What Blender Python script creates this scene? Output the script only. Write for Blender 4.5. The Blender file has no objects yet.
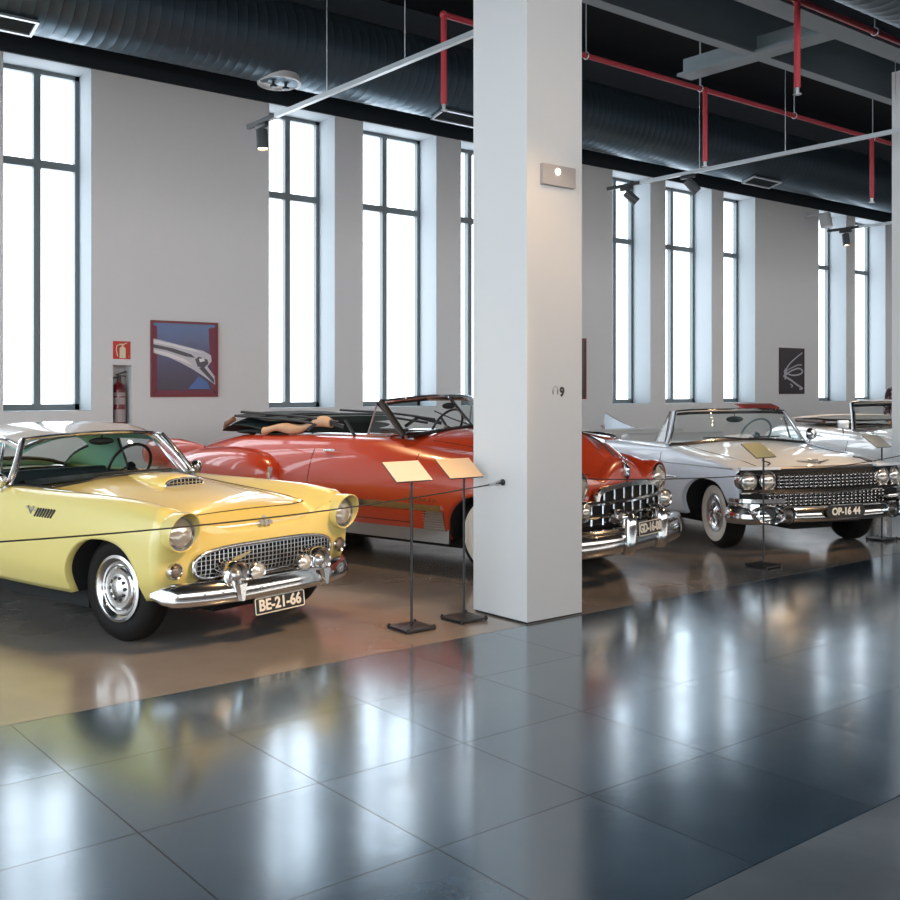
import bpy, bmesh, math, random
from mathutils import Vector, Matrix
random.seed(4)
SC = bpy.context.scene
COL = SC.collection
PI = math.pi
V = Vector

# ------------------------------------------------------------------ materials
MATS = {}
def nt(name):
    m = bpy.data.materials.new(name); m.use_nodes = True
    n = m.node_tree.nodes; l = m.node_tree.links
    return m, n, l, n['Principled BSDF']
def mat(name, col, rough=.5, metal=0., coat=0., coatr=.04, spec=.5, noise=None, emit=None, alpha=None, bump=None):
    """principled with optional noise colour variation (col2, scale) and bump (scale, strength)"""
    m, n, l, b = nt(name)
    b.inputs['Base Color'].default_value = (*col, 1)
    b.inputs['Roughness'].default_value = rough
    b.inputs['Metallic'].default_value = metal
    b.inputs['Coat Weight'].default_value = coat
    b.inputs['Coat Roughness'].default_value = coatr
    b.inputs['Specular IOR Level'].default_value = spec
    tc = n.new('ShaderNodeTexCoord')
    if noise:
        tx = n.new('ShaderNodeTexNoise'); tx.inputs['Scale'].default_value = noise[1]; tx.inputs['Detail'].default_value = 6
        l.new(tc.outputs['Object'], tx.inputs['Vector'])
        mx = n.new('ShaderNodeMix'); mx.data_type = 'RGBA'
        mx.inputs[6].default_value = (*col, 1); mx.inputs[7].default_value = (*noise[0], 1)
        l.new(tx.outputs['Fac'], mx.inputs[0]); l.new(mx.outputs[2], b.inputs['Base Color'])
    if bump:
        tx = n.new('ShaderNodeTexNoise'); tx.inputs['Scale'].default_value = bump[0]; tx.inputs['Detail'].default_value = 4
        l.new(tc.outputs['Object'], tx.inputs['Vector'])
        bp = n.new('ShaderNodeBump'); bp.inputs['Strength'].default_value = bump[1]; bp.inputs['Distance'].default_value = .01
        l.new(tx.outputs['Fac'], bp.inputs['Height']); l.new(bp.outputs['Normal'], b.inputs['Normal'])
    if emit:
        b.inputs['Emission Color'].default_value = (*emit[0], 1); b.inputs['Emission Strength'].default_value = emit[1]
    MATS[name] = m
    return m
def glass(name, tint, refl=(1, 1, 1), ior=1.45, rough=.0, extra=0.0):
    m = bpy.data.materials.new(name); m.use_nodes = True
    n = m.node_tree.nodes; l = m.node_tree.links; n.clear()
    o = n.new('ShaderNodeOutputMaterial'); t = n.new('ShaderNodeBsdfTransparent'); g = n.new('ShaderNodeBsdfGlossy')
    t.inputs[0].default_value = (*tint, 1); g.inputs[0].default_value = (*refl, 1); g.inputs['Roughness'].default_value = rough
    ge = n.new('ShaderNodeNewGeometry'); dt = n.new('ShaderNodeVectorMath'); dt.operation = 'DOT_PRODUCT'
    l.new(ge.outputs['Incoming'], dt.inputs[0]); l.new(ge.outputs['Normal'], dt.inputs[1])
    ab = n.new('ShaderNodeMath'); ab.operation = 'ABSOLUTE'; l.new(dt.outputs['Value'], ab.inputs[0])
    iv = n.new('ShaderNodeMath'); iv.operation = 'SUBTRACT'; iv.inputs[0].default_value = 1; iv.use_clamp = True; l.new(ab.outputs[0], iv.inputs[1])
    pw_ = n.new('ShaderNodeMath'); pw_.operation = 'POWER'; pw_.inputs[1].default_value = 5; l.new(iv.outputs[0], pw_.inputs[0])
    a = n.new('ShaderNodeMath'); a.operation = 'MULTIPLY_ADD'; a.use_clamp = True; a.inputs[1].default_value = .9; a.inputs[2].default_value = .05 + extra; l.new(pw_.outputs[0], a.inputs[0])
    mx = n.new('ShaderNodeMixShader')
    l.new(a.outputs[0], mx.inputs[0])
    l.new(t.outputs[0], mx.inputs[1]); l.new(g.outputs[0], mx.inputs[2]); l.new(mx.outputs[0], o.inputs[0])
    MATS[name] = m
    return m

chrome = mat('chrome', (.64, .63, .62), .13, 1.0)
chrome_soft = mat('brushed_chrome', (.55, .55, .55), .28, 1.0)
steel = mat('aluminium', (.62, .65, .67), .35, .6)
rubber = mat('tyre_rubber', (.008, .007, .006), .6, spec=.15, noise=((.014, .012, .011), 40))
white_rubber = mat('whitewall_rubber', (.72, .68, .60), .5)
blackm = mat('black_metal', (.012, .012, .013), .38)
black_dull = mat('black_underbody', (.008, .008, .008), .85)
seam_m = mat('shut_line', (.02, .017, .012), .9)
yellow = mat('yellow_paint', (.80, .655, .205), .32, coat=1.0)
red = mat('red_paint', (.44, .043, .010), .28, coat=1.0, spec=.5)
white_p = mat('cool_lit_white_paint', (.80, .865, .94), .3, coat=.6)  # white, with the cool light on the car's side put in as blue tint
white_p2 = mat('ivory_paint', (.80, .80, .79), .3, coat=1.0)
roof_m = mat('hardtop_paint', (.72, .66, .60), .3, coat=1.0)
liner_m = mat('headliner', (.30, .56, .46), .8)
tan = mat('tan_leather', (.52, .33, .20), .55, bump=(30, .2))
tan_d = mat('brown_leather', (.20, .10, .06), .55, bump=(30, .2))
dark_in = mat('dark_interior', (.018, .030, .036), .6)
red_in = mat('red_leather', (.42, .05, .035), .45)
white_in = mat('white_leather', (.62, .60, .58), .5)
top_fab = mat('soft_top_fabric', (.016, .035, .034), .75, bump=(120, .15))
clear = glass('clear_glass', (.90, .95, .945), ior=1.42, extra=.01)
lens_m = mat('headlight_lens', (.62, .60, .55), .12, .55, coat=1.0)
lamp_clear = mat('lamp_glass', (.72, .72, .70), .12, .5, coat=1.0)
amber = mat('amber_lens', (.35, .14, .05), .2, .3, coat=1.0)
redlens = mat('red_lens', (.45, .02, .02), .2, coat=1.0)
plate_m = mat('plate_black', (.012, .012, .012), .4)
plate_w = mat('plate_lettering', (.82, .80, .72), .5)
wall_m = mat('wall_paint', (.76, .75, .745), .75, bump=(60, .05))
col_m = mat('column_paint', (.70, .69, .68), .6, bump=(40, .04))
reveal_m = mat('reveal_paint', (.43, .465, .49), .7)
dark_band = mat('dark_wall_paint', (.012, .018, .024), .8)
ceil_m = mat('ceiling_paint', (.010, .013, .017), .9, noise=((.018, .022, .026), 1.5))
beam_m = mat('beam_paint', (.28, .33, .35), .55)
beam_d = mat('beam_web_paint', (.035, .045, .05), .6)
duct_m = mat('duct_metal', (.095, .135, .165), .36, .65)
red_pipe = mat('red_pipe_paint', (.50, .035, .05), .4)
frame_m = mat('window_frame', (.16, .19, .20), .45)
cream = mat('cream_card', (.64, .585, .49), .6)
cream_lit = mat('orange_lit_card', (.74, .54, .35), .6)  # cream card with the orange lamplight put into its colour
green_card = mat('olive_card', (.34, .34, .20), .6)
white_pl = mat('white_plastic', (.72, .71, .70), .45)
ext_red = mat('extinguisher_red', (.16, .008, .014), .3, coat=.6)
sign_red = mat('sign_red', (.60, .03, .02), .5)
cable_m = mat('black_cable', (.01, .01, .01), .5)
pane_m = mat('frosted_pane', (.8, .8, .8), .5, emit=((.88, .97, 1.06), 2.5))
pane_m.cycles.emission_sampling = 'FRONT'
lamp_e = mat('lamp_glow', (1, .9, .75), .5, emit=((1.0, .72, .42), 30.0))
lamp_e.cycles.emission_sampling = 'NONE'
led_e = mat('led_glow', (1, .95, .85), .5, emit=((1.0, .9, .75), 6.0))

# ------------------------------------------------------------------ mesh builder
class MB:
    def __init__(s): s.v = []; s.f = []
    def add(s, vs, fs):
        o = len(s.v); s.v += [tuple(p) for p in vs]; s.f += [tuple(i + o for i in f) for f in fs]; return s
    def box(s, c, d, rot=None):
        x, y, z = d[0] / 2, d[1] / 2, d[2] / 2
        vs = [V((a * x, b * y, e * z)) for a in (-1, 1) for b in (-1, 1) for e in (-1, 1)]
        if rot is not None: vs = [rot @ p for p in vs]
        vs = [p + V(c) for p in vs]
        return s.add(vs, [(0, 1, 3, 2), (4, 6, 7, 5), (0, 4, 5, 1), (2, 3, 7, 6), (0, 2, 6, 4), (1, 5, 7, 3)])
    def bx(s, x0, x1, y0, y1, z0, z1):
        return s.box(((x0 + x1) / 2, (y0 + y1) / 2, (z0 + z1) / 2), (x1 - x0, y1 - y0, z1 - z0))
    def rings(s, rings, cap=True, closed=False):
        n = len(rings[0]); o = len(s.v)
        for r in rings: s.v += [tuple(p) for p in r]
        m = len(rings)
        for i in range(m if closed else m - 1):
            a = o + i * n; b = o + ((i + 1) % m) * n
            for j in range(n):
                k = (j + 1) % n
                s.f.append((a + j, a + k, b + k, b + j))
        if cap and not closed:
            s.f.append(tuple(o + j for j in reversed(range(n)))); s.f.append(tuple(o + (m - 1) * n + j for j in range(n)))
        return s
    def cyl(s, p0, p1, r0, r1=None, n=16, cap=True):
        return s.tube([p0, p1], [r0, r0 if r1 is None else r1], n, cap=cap)
    def tube(s, pts, r, n=8, closed=False, cap=True, flat=None):
        pts = [V(p) for p in pts]; m = len(pts)
        rr = r if isinstance(r, (list, tuple)) else [r] * m
        up = None; R = []
        for i, p in enumerate(pts):
            if closed: t = pts[(i + 1) % m] - pts[i - 1]
            else: t = pts[min(i + 1, m - 1)] - pts[max(i - 1, 0)]
            t.normalize()
            if up is None:
                up = V((0, 0, 1)) if abs(t.z) < .9 else V((1, 0, 0))
            u = (up - t * up.dot(t))
            if u.length < 1e-6: u = V((1, 0, 0)) - t * t.x
            u.normalize(); up = u; w = t.cross(u)
            ky = 1 if flat is None else flat
            R.append([p + (u * math.cos(a) + w * math.sin(a) * ky) * rr[i] for a in [2 * PI * k / n for k in range(n)]])
        return s.rings(R, cap, closed)
    def lathe(s, prof, o, axis, n=40, ang=2 * PI):
        """prof: list of (radius, height along axis)"""
        ax = V(axis).normalized(); u = V((0, 0, 1)) if abs(ax.z) < .9 else V((1, 0, 0))
        u = (u - ax * ax.dot(u)).normalized(); w = ax.cross(u); o = V(o)
        R = [[o + ax * h + (u * math.cos(a) + w * math.sin(a)) * max(r, 1e-4) for a in [2 * PI * k / n for k in range(n)]] for r, h in prof]
        return s.rings(R, cap=False)
    def sweep(s, pts, sec, up=(0, 0, 1), cap=True, scale=None):
        """sec: closed list of (side, up) offsets swept along pts; side = tangent x up"""
        pts = [V(p) for p in pts]; up = V(up); R = []
        for i, p in enumerate(pts):
            t = (pts[min(i + 1, len(pts) - 1)] - pts[max(i - 1, 0)]).normalized()
            sd = t.cross(up).normalized(); k = 1 if scale is None else scale[i]
            u2 = sd.cross(t).normalized()
            R.append([p + sd * (a * k) + u2 * (b * k) for a, b in sec])
        return s.rings(R, cap)
    def grid(s, rows, flip=False):
        n = len(rows[0]); o = len(s.v)
        for r in rows: s.v += [tuple(p) for p in r]
        for i in range(len(rows) - 1):
            for j in range(n - 1):
                q = (o + i * n + j, o + i * n + j + 1, o + (i + 1) * n + j + 1, o + (i + 1) * n + j)
                s.f.append(q[::-1] if flip else q)
        return s
    def prism(s, poly, o, ux, uy, t):
        """2D polygon in frame (ux,uy) at o, extruded by vector t"""
        o = V(o); ux = V(ux); uy = V(uy); t = V(t)
        a = [o + ux * p[0] + uy * p[1] for p in poly]; return s.rings([a, [p + t for p in a]])
    def ell(s, c, r, nu=24, nv=12, rot=None):
        R = []
        for i in range(nv + 1):
            th = PI * i / nv
            ring = []
            for k in range(nu):
                a = 2 * PI * k / nu
                p = V((r[0] * math.sin(max(th, 1e-3) if i < nv else PI - 1e-3) * math.cos(a), r[1] * math.sin(max(th, 1e-3) if i < nv else PI - 1e-3) * math.sin(a), r[2] * math.cos(th)))
                if rot is not None: p = rot @ p
                ring.append(p + V(c))
            R.append(ring)
        return s.rings(R)
    def build(s, name, m, parent=None, sharp=38, smooth=True, recalc=True, bevel=0, seg=2, sub=0, solid=0):
        me = bpy.data.meshes.new(name); me.from_pydata(s.v, [], s.f); me.validate()
        bm = bmesh.new(); bm.from_mesh(me)
        if recalc: bmesh.ops.recalc_face_normals(bm, faces=bm.faces)
        if bevel:
            ed = [e for e in bm.edges if len(e.link_faces) == 2 and e.calc_face_angle(0) > .5]
            bmesh.ops.bevel(bm, geom=ed, offset=bevel, segments=seg, affect='EDGES', profile=.6, clamp_overlap=True)
        if smooth:
            for f in bm.faces: f.smooth = True
            lim = math.radians(sharp)
            for e in bm.edges:
                if len(e.link_faces) == 2 and e.calc_face_angle(0) > lim: e.smooth = False
        bm.to_mesh(me); bm.free()
        o = bpy.data.objects.new(name, me); COL.objects.link(o)
        me.materials.append(m)
        if parent: o.parent = parent
        if solid:
            md = o.modifiers.new('solid', 'SOLIDIFY'); md.thickness = solid; md.offset = -1
        if sub:
            md = o.modifiers.new('sub', 'SUBSURF'); md.levels = sub; md.render_levels = sub
        return o
def empty(name, loc, rz=0):
    o = bpy.data.objects.new(name, None); COL.objects.link(o); o.location = loc; o.rotation_euler = (0, 0, rz); o.empty_display_size = .1
    return o
def tag(o, label, cat, group=None):
    o['label'] = label; o['category'] = cat
    if group: o['group'] = group
    return o
def struct(o): o['kind'] = 'structure'; return o
def copy_tree(o, parent=None):
    c = o.copy(); COL.objects.link(c)
    if parent: c.parent = parent
    for ch in list(o.children): copy_tree(ch, c)
    return c
def text_mesh(name, txt, size, m, parent, origin, ux, uy, depth=.002, bold=.0, align='CENTER', sx=1.0):
    cu = bpy.data.curves.new(name, 'FONT'); cu.body = txt; cu.size = size; cu.extrude = depth; cu.offset = bold
    cu.align_x = align; cu.align_y = 'CENTER'; cu.resolution_u = 4
    t = bpy.data.objects.new(name + '_tmp', cu); COL.objects.link(t)
    dg = bpy.context.evaluated_depsgraph_get(); dg.update()
    me = bpy.data.meshes.new_from_object(t.evaluated_get(dg))
    bpy.data.objects.remove(t)
    ux = V(ux).normalized(); uy = V(uy).normalized(); uz = ux.cross(uy)
    o0 = V(origin)
    for v in me.vertices: v.co = o0 + ux * v.co.x * sx + uy * v.co.y + uz * v.co.z
    me.materials.clear(); me.materials.append(m)
    o = bpy.data.objects.new(name, me); COL.objects.link(o)
    if parent: o.parent = parent
    return o
def lerp(a, b, t): return a + (b - a) * t
def sm(t): t = max(0, min(1, t)); return t * t * (3 - 2 * t)
def circ(c, ux, uy, r, n=32, ry=None):
    c = V(c); ux = V(ux); uy = V(uy); ry = r if ry is None else ry
    return [c + ux * r * math.cos(2 * PI * k / n) + uy * ry * math.sin(2 * PI * k / n) for k in range(n)]
def pch(xs, ys):
    n = len(xs); h = [xs[i + 1] - xs[i] for i in range(n - 1)]; d = [(ys[i + 1] - ys[i]) / h[i] for i in range(n - 1)]
    m = [d[0]] + [0] * (n - 2) + [d[-1]]
    for i in range(1, n - 1):
        if d[i - 1] * d[i] > 0:
            w1 = 2 * h[i] + h[i - 1]; w2 = h[i] + 2 * h[i - 1]; m[i] = (w1 + w2) / (w1 / d[i - 1] + w2 / d[i])
    def f(x):
        if x <= xs[0]: return ys[0]
        if x >= xs[-1]: return ys[-1]
        i = max(k for k in range(n - 1) if xs[k] <= x)
        t = (x - xs[i]) / h[i]
        return ys[i] * (2 * t**3 - 3 * t**2 + 1) + h[i] * m[i] * (t**3 - 2 * t**2 + t) + ys[i + 1] * (-2 * t**3 + 3 * t**2) + h[i] * m[i + 1] * (t**3 - t**2)
    return f
def spline(pts, n=8, closed=False):
    """Catmull-Rom through points"""
    P = [V(p) for p in pts]; out = []; m = len(P)
    for i in range(m if closed else m - 1):
        p1 = P[i]; p2 = P[(i + 1) % m]
        p0 = P[i - 1] if (i > 0 or closed) else p1 * 2 - p2
        p3 = P[(i + 2) % m] if (i + 2 < m or closed) else p2 * 2 - p1
        for k in range(n):
            t = k / n
            out.append(.5 * ((2 * p1) + (p2 - p0) * t + (2 * p0 - 5 * p1 + 4 * p2 - p3) * t * t + (3 * p1 - p0 - 3 * p2 + p3) * t**3))
    if not closed: out.append(P[-1])
    return out
# ------------------------------------------------------------------ car body surface
class Body:
    """half sections (x,z keys, centre top to rocker) interpolated along y (front is -y), mirrored"""
    def __init__(s, st, ks, arches, front, back, NS=5, ND=16):
        s.ys = [a[0] for a in st]; K = len(st[0][1]); s.K = K; s.ks = ks; s.ar = arches
        s.fx = [pch(s.ys, [a[1][k][0] for a in st]) for k in range(K)]
        s.fz = [pch(s.ys, [a[1][k][1] for a in st]) for k in range(K)]
        s.front = front; s.back = back; s.NS = NS; s.ND = ND
        s.y0 = s.ys[0]; s.y1 = s.ys[-1]
    def keys(s, y): return [(s.fx[k](y), s.fz[k](y)) for k in range(s.K)]
    def fine(s, y, n=8):
        k = s.keys(y); k2 = [(-k[1][0], k[1][1])] + k
        p = spline([V((a, b, 0)) for a, b in k2], n)[n:]
        return p
    def zb(s, y):
        z = -1
        for yc, ry, zc, rz in s.ar:
            q = (y - yc) / ry
            if abs(q) < 1: z = max(z, zc + rz * (1 - abs(q) ** 2.3) ** (1 / 2.3))
        return z
    def disp(s, y, x, z):
        """plan/side curvature of nose and tail"""
        d = 0
        if y < s.y0 + s.front[1]: d += s.front[0](x, z) * sm(1 - (y - s.y0) / s.front[1])
        if y > s.y1 - s.back[1]: d -= s.back[0](x, z) * sm(1 - (s.y1 - y) / s.back[1])
        return d
    def ring(s, y):
        F = s.fine(y); n = 8; kn = s.ks * n
        top = []
        for i in range(0, s.ks * s.NS + 1):
            t = i / s.NS * n; a = int(math.floor(t)); b = min(a + 1, len(F) - 1); top.append(F[a].lerp(F[b], t - a))
        side = F[kn:]; zb = s.zb(y)
        if zb > side[-1].y:
            out = [side[0]]
            for p, q in zip(side[:-1], side[1:]):
                if q.y <= zb:
                    t = (p.y - zb) / max(p.y - q.y, 1e-6); out.append(p.lerp(q, max(0, min(1, t)))); break
                out.append(q)
            side = out
        L = [0]
        for p, q in zip(side[:-1], side[1:]): L.append(L[-1] + (q - p).length)
        res = []
        for i in range(1, s.ND + 1):
            d = L[-1] * i / s.ND; k = 0
            while k < len(L) - 2 and L[k + 1] < d: k += 1
            res.append(side[k].lerp(side[k + 1], (d - L[k]) / max(L[k + 1] - L[k], 1e-6)))
        return [(p.x, p.y) for p in top + res]
    def side(s, y, z, out=0.0):
        F = s.fine(y)[s.ks * 8:]
        for p, q in zip(F[:-1], F[1:]):
            if q.y <= z <= p.y:
                t = (p.y - z) / max(p.y - q.y, 1e-6); x = lerp(p.x, q.x, t); return V((x + out, y + s.disp(y, x, z), z))
        p = F[0] if z > F[0].y else F[-1]
        return V((p.x + out, y + s.disp(y, p.x, z), z))
    def top(s, y, x, up=0.0):
        ax = abs(x); F = s.fine(y)
        for p, q in zip(F[:-1], F[1:]):
            if p.x <= ax <= q.x:
                t = (ax - p.x) / max(q.x - p.x, 1e-6); z = lerp(p.y, q.y, t); return V((x, y + s.disp(y, ax, z), z + up))
        return V((x, y, F[0].y + up))
    def make(s, assign, m, parent, step=.07, extra=(), r=.05, mats=None):
        Y = []
        y = s.y0
        while y < s.y1: Y.append(y); y += step
        Y.append(s.y1); Y += list(extra)
        for yc, ry, zc, rz in s.ar:
            Y += [yc + ry * math.sin(PI / 2 * (k / 14)) for k in range(-14, 15)] + [yc - ry * 1.002, yc + ry * 1.002, yc - ry * .9995, yc + ry * .9995]
        Y = sorted(Y); YY = [Y[0]]
        for y in Y[1:]:
            if y - YY[-1] > 1.5e-4 and s.y0 <= y <= s.y1: YY.append(y)
        ex = set(round(e, 5) for e in extra)
        rows = []
        def mk(y, rg, yoff=0):
            return [V((x, y + yoff + s.disp(y, x, z), z)) for x, z in rg]
        def insetring(rg, k):
            xm = max(p[0] for p in rg); zt = max(p[1] for p in rg); zl = min(p[1] for p in rg); zc = (zt + zl) / 2; hz = (zt - zl) / 2
            return [(x * (1 - k / xm), zc + (z - zc) * (1 - k / hz)) for x, z in rg], zc
        rg0 = s.ring(s.y0); rg1 = s.ring(s.y1)
        capf = []
        r0, zc = insetring(rg0, r)
        for q in (0.0, .1, .2, .32, .44, .56, .67, .77, .86, .93): capf.append([V((x * q, s.y0 - r + s.front[0](x * q, zc + (z - zc) * q), zc + (z - zc) * q)) for x, z in r0])
        rows += capf
        for a in (90, 68, 45, 22):
            A = math.radians(a); g, zz = insetring(rg0, r * (1 - math.cos(A)))
            rows.append([V((x, s.y0 - r * math.sin(A) + s.front[0](x, z), z)) for x, z in g])
        ymid = [s.y0 - .5] * len(rows)
        for y in YY: rows.append(mk(y, s.ring(y))); ymid.append(y)
        for a in (22, 45, 68, 90):
            A = math.radians(a); g, zz = insetring(rg1, r * (1 - math.cos(A)))
            rows.append([V((x, s.y1 + r * math.sin(A) - s.back[0](x, z), z)) for x, z in g]); ymid.append(s.y1 + .5)
        r1, zc = insetring(rg1, r)
        for q in (.9, .78, .65, .5, .35, .15, 0.0):
            rows.append([V((x * q, s.y1 + r - s.back[0](x * q, zc + (z - zc) * q), zc + (z - zc) * q)) for x, z in r1]); ymid.append(s.y1 + .5)
        n = len(rows[0]); N = len(rows)
        # lip and floor of the shell
        for i, rw in enumerate(rows):
            p = rw[-1]; xi = max(p.x - .05, p.x * .5)
            for q in (1, .66, .33, 0): rw.append(V((xi * q, p.y, p.z + .004)))
        n += 4
        verts = []; idx = {}
        for i in range(N):
            for j in range(n):
                p = rows[i][j]
                for sd in (1, -1):
                    if i in (0, N - 1) and (j or sd < 0): idx[i, j, sd] = idx[i, 0, 1]; continue
                    if p.x < 1e-5 and sd < 0: idx[i, j, -1] = idx[i, j, 1]; continue
                    idx[i, j, sd] = len(verts); verts.append((p.x * sd, p.y, p.z))
        faces = []; fpart = []
        for i in range(N - 1):
            for j in range(n - 1):
                pm = (rows[i][j] + rows[i + 1][j + 1]) / 2
                for sd in (1, -1):
                    pn = 'underside' if j >= n - 4 else assign(i, j, pm.x, (ymid[i] + ymid[i + 1]) / 2, pm.z, sd)
                    if pn is None: continue
                    q = [idx[i, j, sd], idx[i, j + 1, sd], idx[i + 1, j + 1, sd], idx[i + 1, j, sd]]
                    q2 = []
                    for a in q:
                        if a not in q2: q2.append(a)
                    if len(q2) < 3: continue
                    if sd < 0: q2 = q2[::-1]
                    faces.append(q2); fpart.append(pn)
        me = bpy.data.meshes.new('tmp'); me.from_pydata(verts, [], faces); me.update()
        bm = bmesh.new(); bm.from_mesh(me); bmesh.ops.recalc_face_normals(bm, faces=bm.faces)
        # make sure normals point outwards
        tot = sum((f.normal.dot(V((f.calc_center_median().x, 0, f.calc_center_median().z - .55)))) * f.calc_area() for f in bm.faces)
        if tot < 0: bmesh.ops.reverse_faces(bm, faces=bm.faces)
        bm.normal_update(); bm.verts.ensure_lookup_table(); bm.faces.ensure_lookup_table()
        VN = [v.normal.copy() for v in bm.verts]
        F2 = [[v.index for v in f.verts] for f in bm.faces]
        bm.free(); bpy.data.meshes.remove(me)
        out = {}
        for pn in dict.fromkeys(fpart):
            use = {}; vs = []; ns = []; fs = []
            for f, p in zip(F2, fpart):
                if p != pn: continue
                g = []
                for a in f:
                    if a not in use: use[a] = len(vs); vs.append(verts[a]); ns.append(VN[a])
                    g.append(use[a])
                fs.append(g)
            nm = pn.split(':')[0]
            me = bpy.data.meshes.new(nm); me.from_pydata(vs, [], fs); me.update()
            for p in me.polygons: p.use_smooth = True
            me.normals_split_custom_set_from_vertices([tuple(q) for q in ns])
            me.materials.append(black_dull if nm == 'underside' else (mats or {}).get(nm, m))
            o = bpy.data.objects.new(nm, me); COL.objects.link(o); o.parent = parent; out[pn] = o
        return out

def wheel(parent, x, y, R, w, side, rim, white=0, steer=0, cap='dish', ringm=chrome):
    """side -1/+1: which way the outer face looks along x.  Built round its own hub, then placed."""
    ax = (side, 0, 0); o = (0, 0, 0); h = w / 2
    t = MB()
    rr = rim
    prof = [(rr - .005, -h * .8), (rr + .03, -h), (R - .05, -h * 1.02), (R - .015, -h * .8), (R, -h * .5), (R, -h * .2), (R - .004, -h * .17), (R, -h * .14), (R, h * .14), (R - .004, h * .17), (R, h * .2), (R, h * .5), (R - .015, h * .8), (R - .05, h * 1.02), (rr + .03, h), (rr - .005, h * .8)]
    t.lathe(prof, o, ax, 56)
    t.lathe([(rr, h * .2), (0, h * .2)], o, ax, 40); t.lathe([(rr, -h * .2), (0, -h * .2)], o, ax, 40)
    W = t.build('wheel', rubber, parent)
    if white:
        MB().lathe([(rr - .004, h * .80), (rr + .02, h * .985 + .003), (rr + .02 + white * .5, h * 1.03 + .004), (rr + .02 + white, h * 1.02 + .004), (rr + .024 + white, h * .99)], o, ax, 56).build('whitewall', white_rubber, W)
    if cap == 'bird':
        MB().lathe([(rr + .008, h * .9), (rr + .006, h * 1.04), (rr - .012, h * 1.10), (rr - .028, h * .98), (rr - .040, h * .80), (rr - .052, h * .78), (rr - .058, h * .85), (rr - .066, h * .70), (rr * .62, h * .62)], o, ax, 56).build('trim_ring', ringm, W)
        c = MB(); a = rr * .66
        c.lathe([(a, h * .6), (a, h * .82), (a * .93, h * .90), (a * .72, h * .86), (a * .60, h * .88), (a * .45, h * 1.02), (a * .28, h * 1.12), (a * .10, h * 1.16), (0, h * 1.16)], o, ax, 48)
        H = c.build('hubcap', chrome, W)
        d = MB()
        for k in range(10):
            q = 2 * PI * k / 10; p = V((side * h * 1.0, a * .5 * math.cos(q), a * .5 * math.sin(q))); d.ell(p, (.006, .012, .012), 10, 6)
        d.build('hubcap_studs', blackm, H)
    else:
        MB().lathe([(rr + .004, h * .82), (rr + .002, h * 1.0), (rr - .012, h * 1.05), (rr - .03, h * .82), (rr - .06, h * .72), (rr * .62, h * .66)], o, ax, 56).build('rim', chrome_soft, W)
        c = MB(); a = rr * .74
        c.lathe([(a, h * .6), (a, h * .86), (a * .94, h * .95), (a * .80, h * .86), (a * .62, h * .80), (a * .5, h * .92), (a * .3, h * 1.06), (a * .1, h * 1.12), (0, h * 1.12)], o, ax, 48)
        H = c.build('hubcap', chrome, W)
        d = MB()
        for k in range(12):
            q = 2 * PI * k / 12; q2 = V((0, math.cos(q), math.sin(q)))
            d.box(V((side * h * .86, 0, 0)) + q2 * a * .72, (.012, .012, a * .26), Matrix.Rotation(-q + PI / 2, 3, 'X'))
        d.build('hubcap_fins', chrome_soft, H)
    W.location = (x, y, R); W.rotation_euler = (0, 0, steer)
    return W

def underbody(parent, B, wheels, R, xw, y0, y1, z0=.16, z1=.42, hw=.55):
    u = MB(); u.bx(-hw, hw, y0, y1, z0 + .06, z1)
    u.bx(-.25, .25, y0 + .1, y1 - .1, z0, z0 + .08)
    u.bx(-hw - .14, hw + .14, wheels[0] + .42, wheels[1] - .42, z0 - .01, z1)  # extra wide block added to stop light passing under the car
    for y in wheels: u.cyl((-xw + .1, y, R), (xw - .1, y, R), .04, n=10)
    o = u.build('underbody', black_dull, parent)
    return o
def wheel_well(parent, side, yc, ry, zc, rz, xin, xout):
    m = MB(); n = 24
    A = [(yc + ry * math.cos(PI * k / n), zc - .12 + (rz + .12) * math.sin(PI * k / n)) for k in range(n + 1)]
    m.grid([[(side * xin, a, b) for a, b in A], [(side * xout, a, b) for a, b in A]])
    m.grid([[(side * xin, a, b) for a, b in A], [(side * xin, a, zc - .12) for a, b in A]])
    return m.build('wheel_well', black_dull, parent)
def seam(parent, pts, r=.0035, name='shut_line'):
    return MB().tube(pts, r, 6).build(name, seam_m, parent)
def trim_strip(parent, pts, sec, name='chrome_trim', m=None, up=(0, 0, 1)):
    return MB().sweep(pts, sec, up).build(name, m or chrome, parent, bevel=0)
def headlight(parent, c, r, d, lens=lens_m, name='headlight', bez=chrome, depth=.05):
    """c centre of lens rim, d outward axis"""
    d = V(d).normalized(); c = V(c)
    H = MB().lathe([(r * .86, -depth), (r * 1.14, -depth), (r * 1.16, -.005), (r * 1.10, .012), (r * 1.0, .012), (r * .97, .0), (r * .96, -.01)], c, d, 40).build(name, bez, parent)
    MB().lathe([(r * .98, -.006), (r * .92, .004), (r * .7, .016), (r * .4, .024), (0, .027)], c, d, 36).build('lens', lens, H)
    return H
def steering_wheel(parent, c, tilt, r=.19, m=None):
    rot = Matrix.Rotation(tilt, 3, 'X'); c = V(c)
    ring = [c + rot @ V((r * math.cos(a), 0, r * math.sin(a))) for a in [2 * PI * k / 40 for k in range(40)]]
    w = MB(); w.tube(ring, .012, 8, closed=True)
    for a in (PI / 2 + 2.1, PI / 2 - 2.1, PI / 2 + PI): w.cyl(c, c + rot @ V((r * math.cos(a), 0, r * math.sin(a))), .008, n=8)
    w.lathe([(.035, -.03), (.035, .0), (.02, .02), (0, .02)], c, rot @ V((0, 1, 0)), 20)
    w.cyl(c, c + rot @ V((0, -.45, 0)), .02, n=12)
    return w.build('steering_wheel', m or blackm, parent)
def cushion(parent, name, c, d, m, bevel=.05, rot=None, sub=0):
    return MB().box(c, d, rot).build(name, m, parent, bevel=bevel, seg=4, sharp=60)
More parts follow.
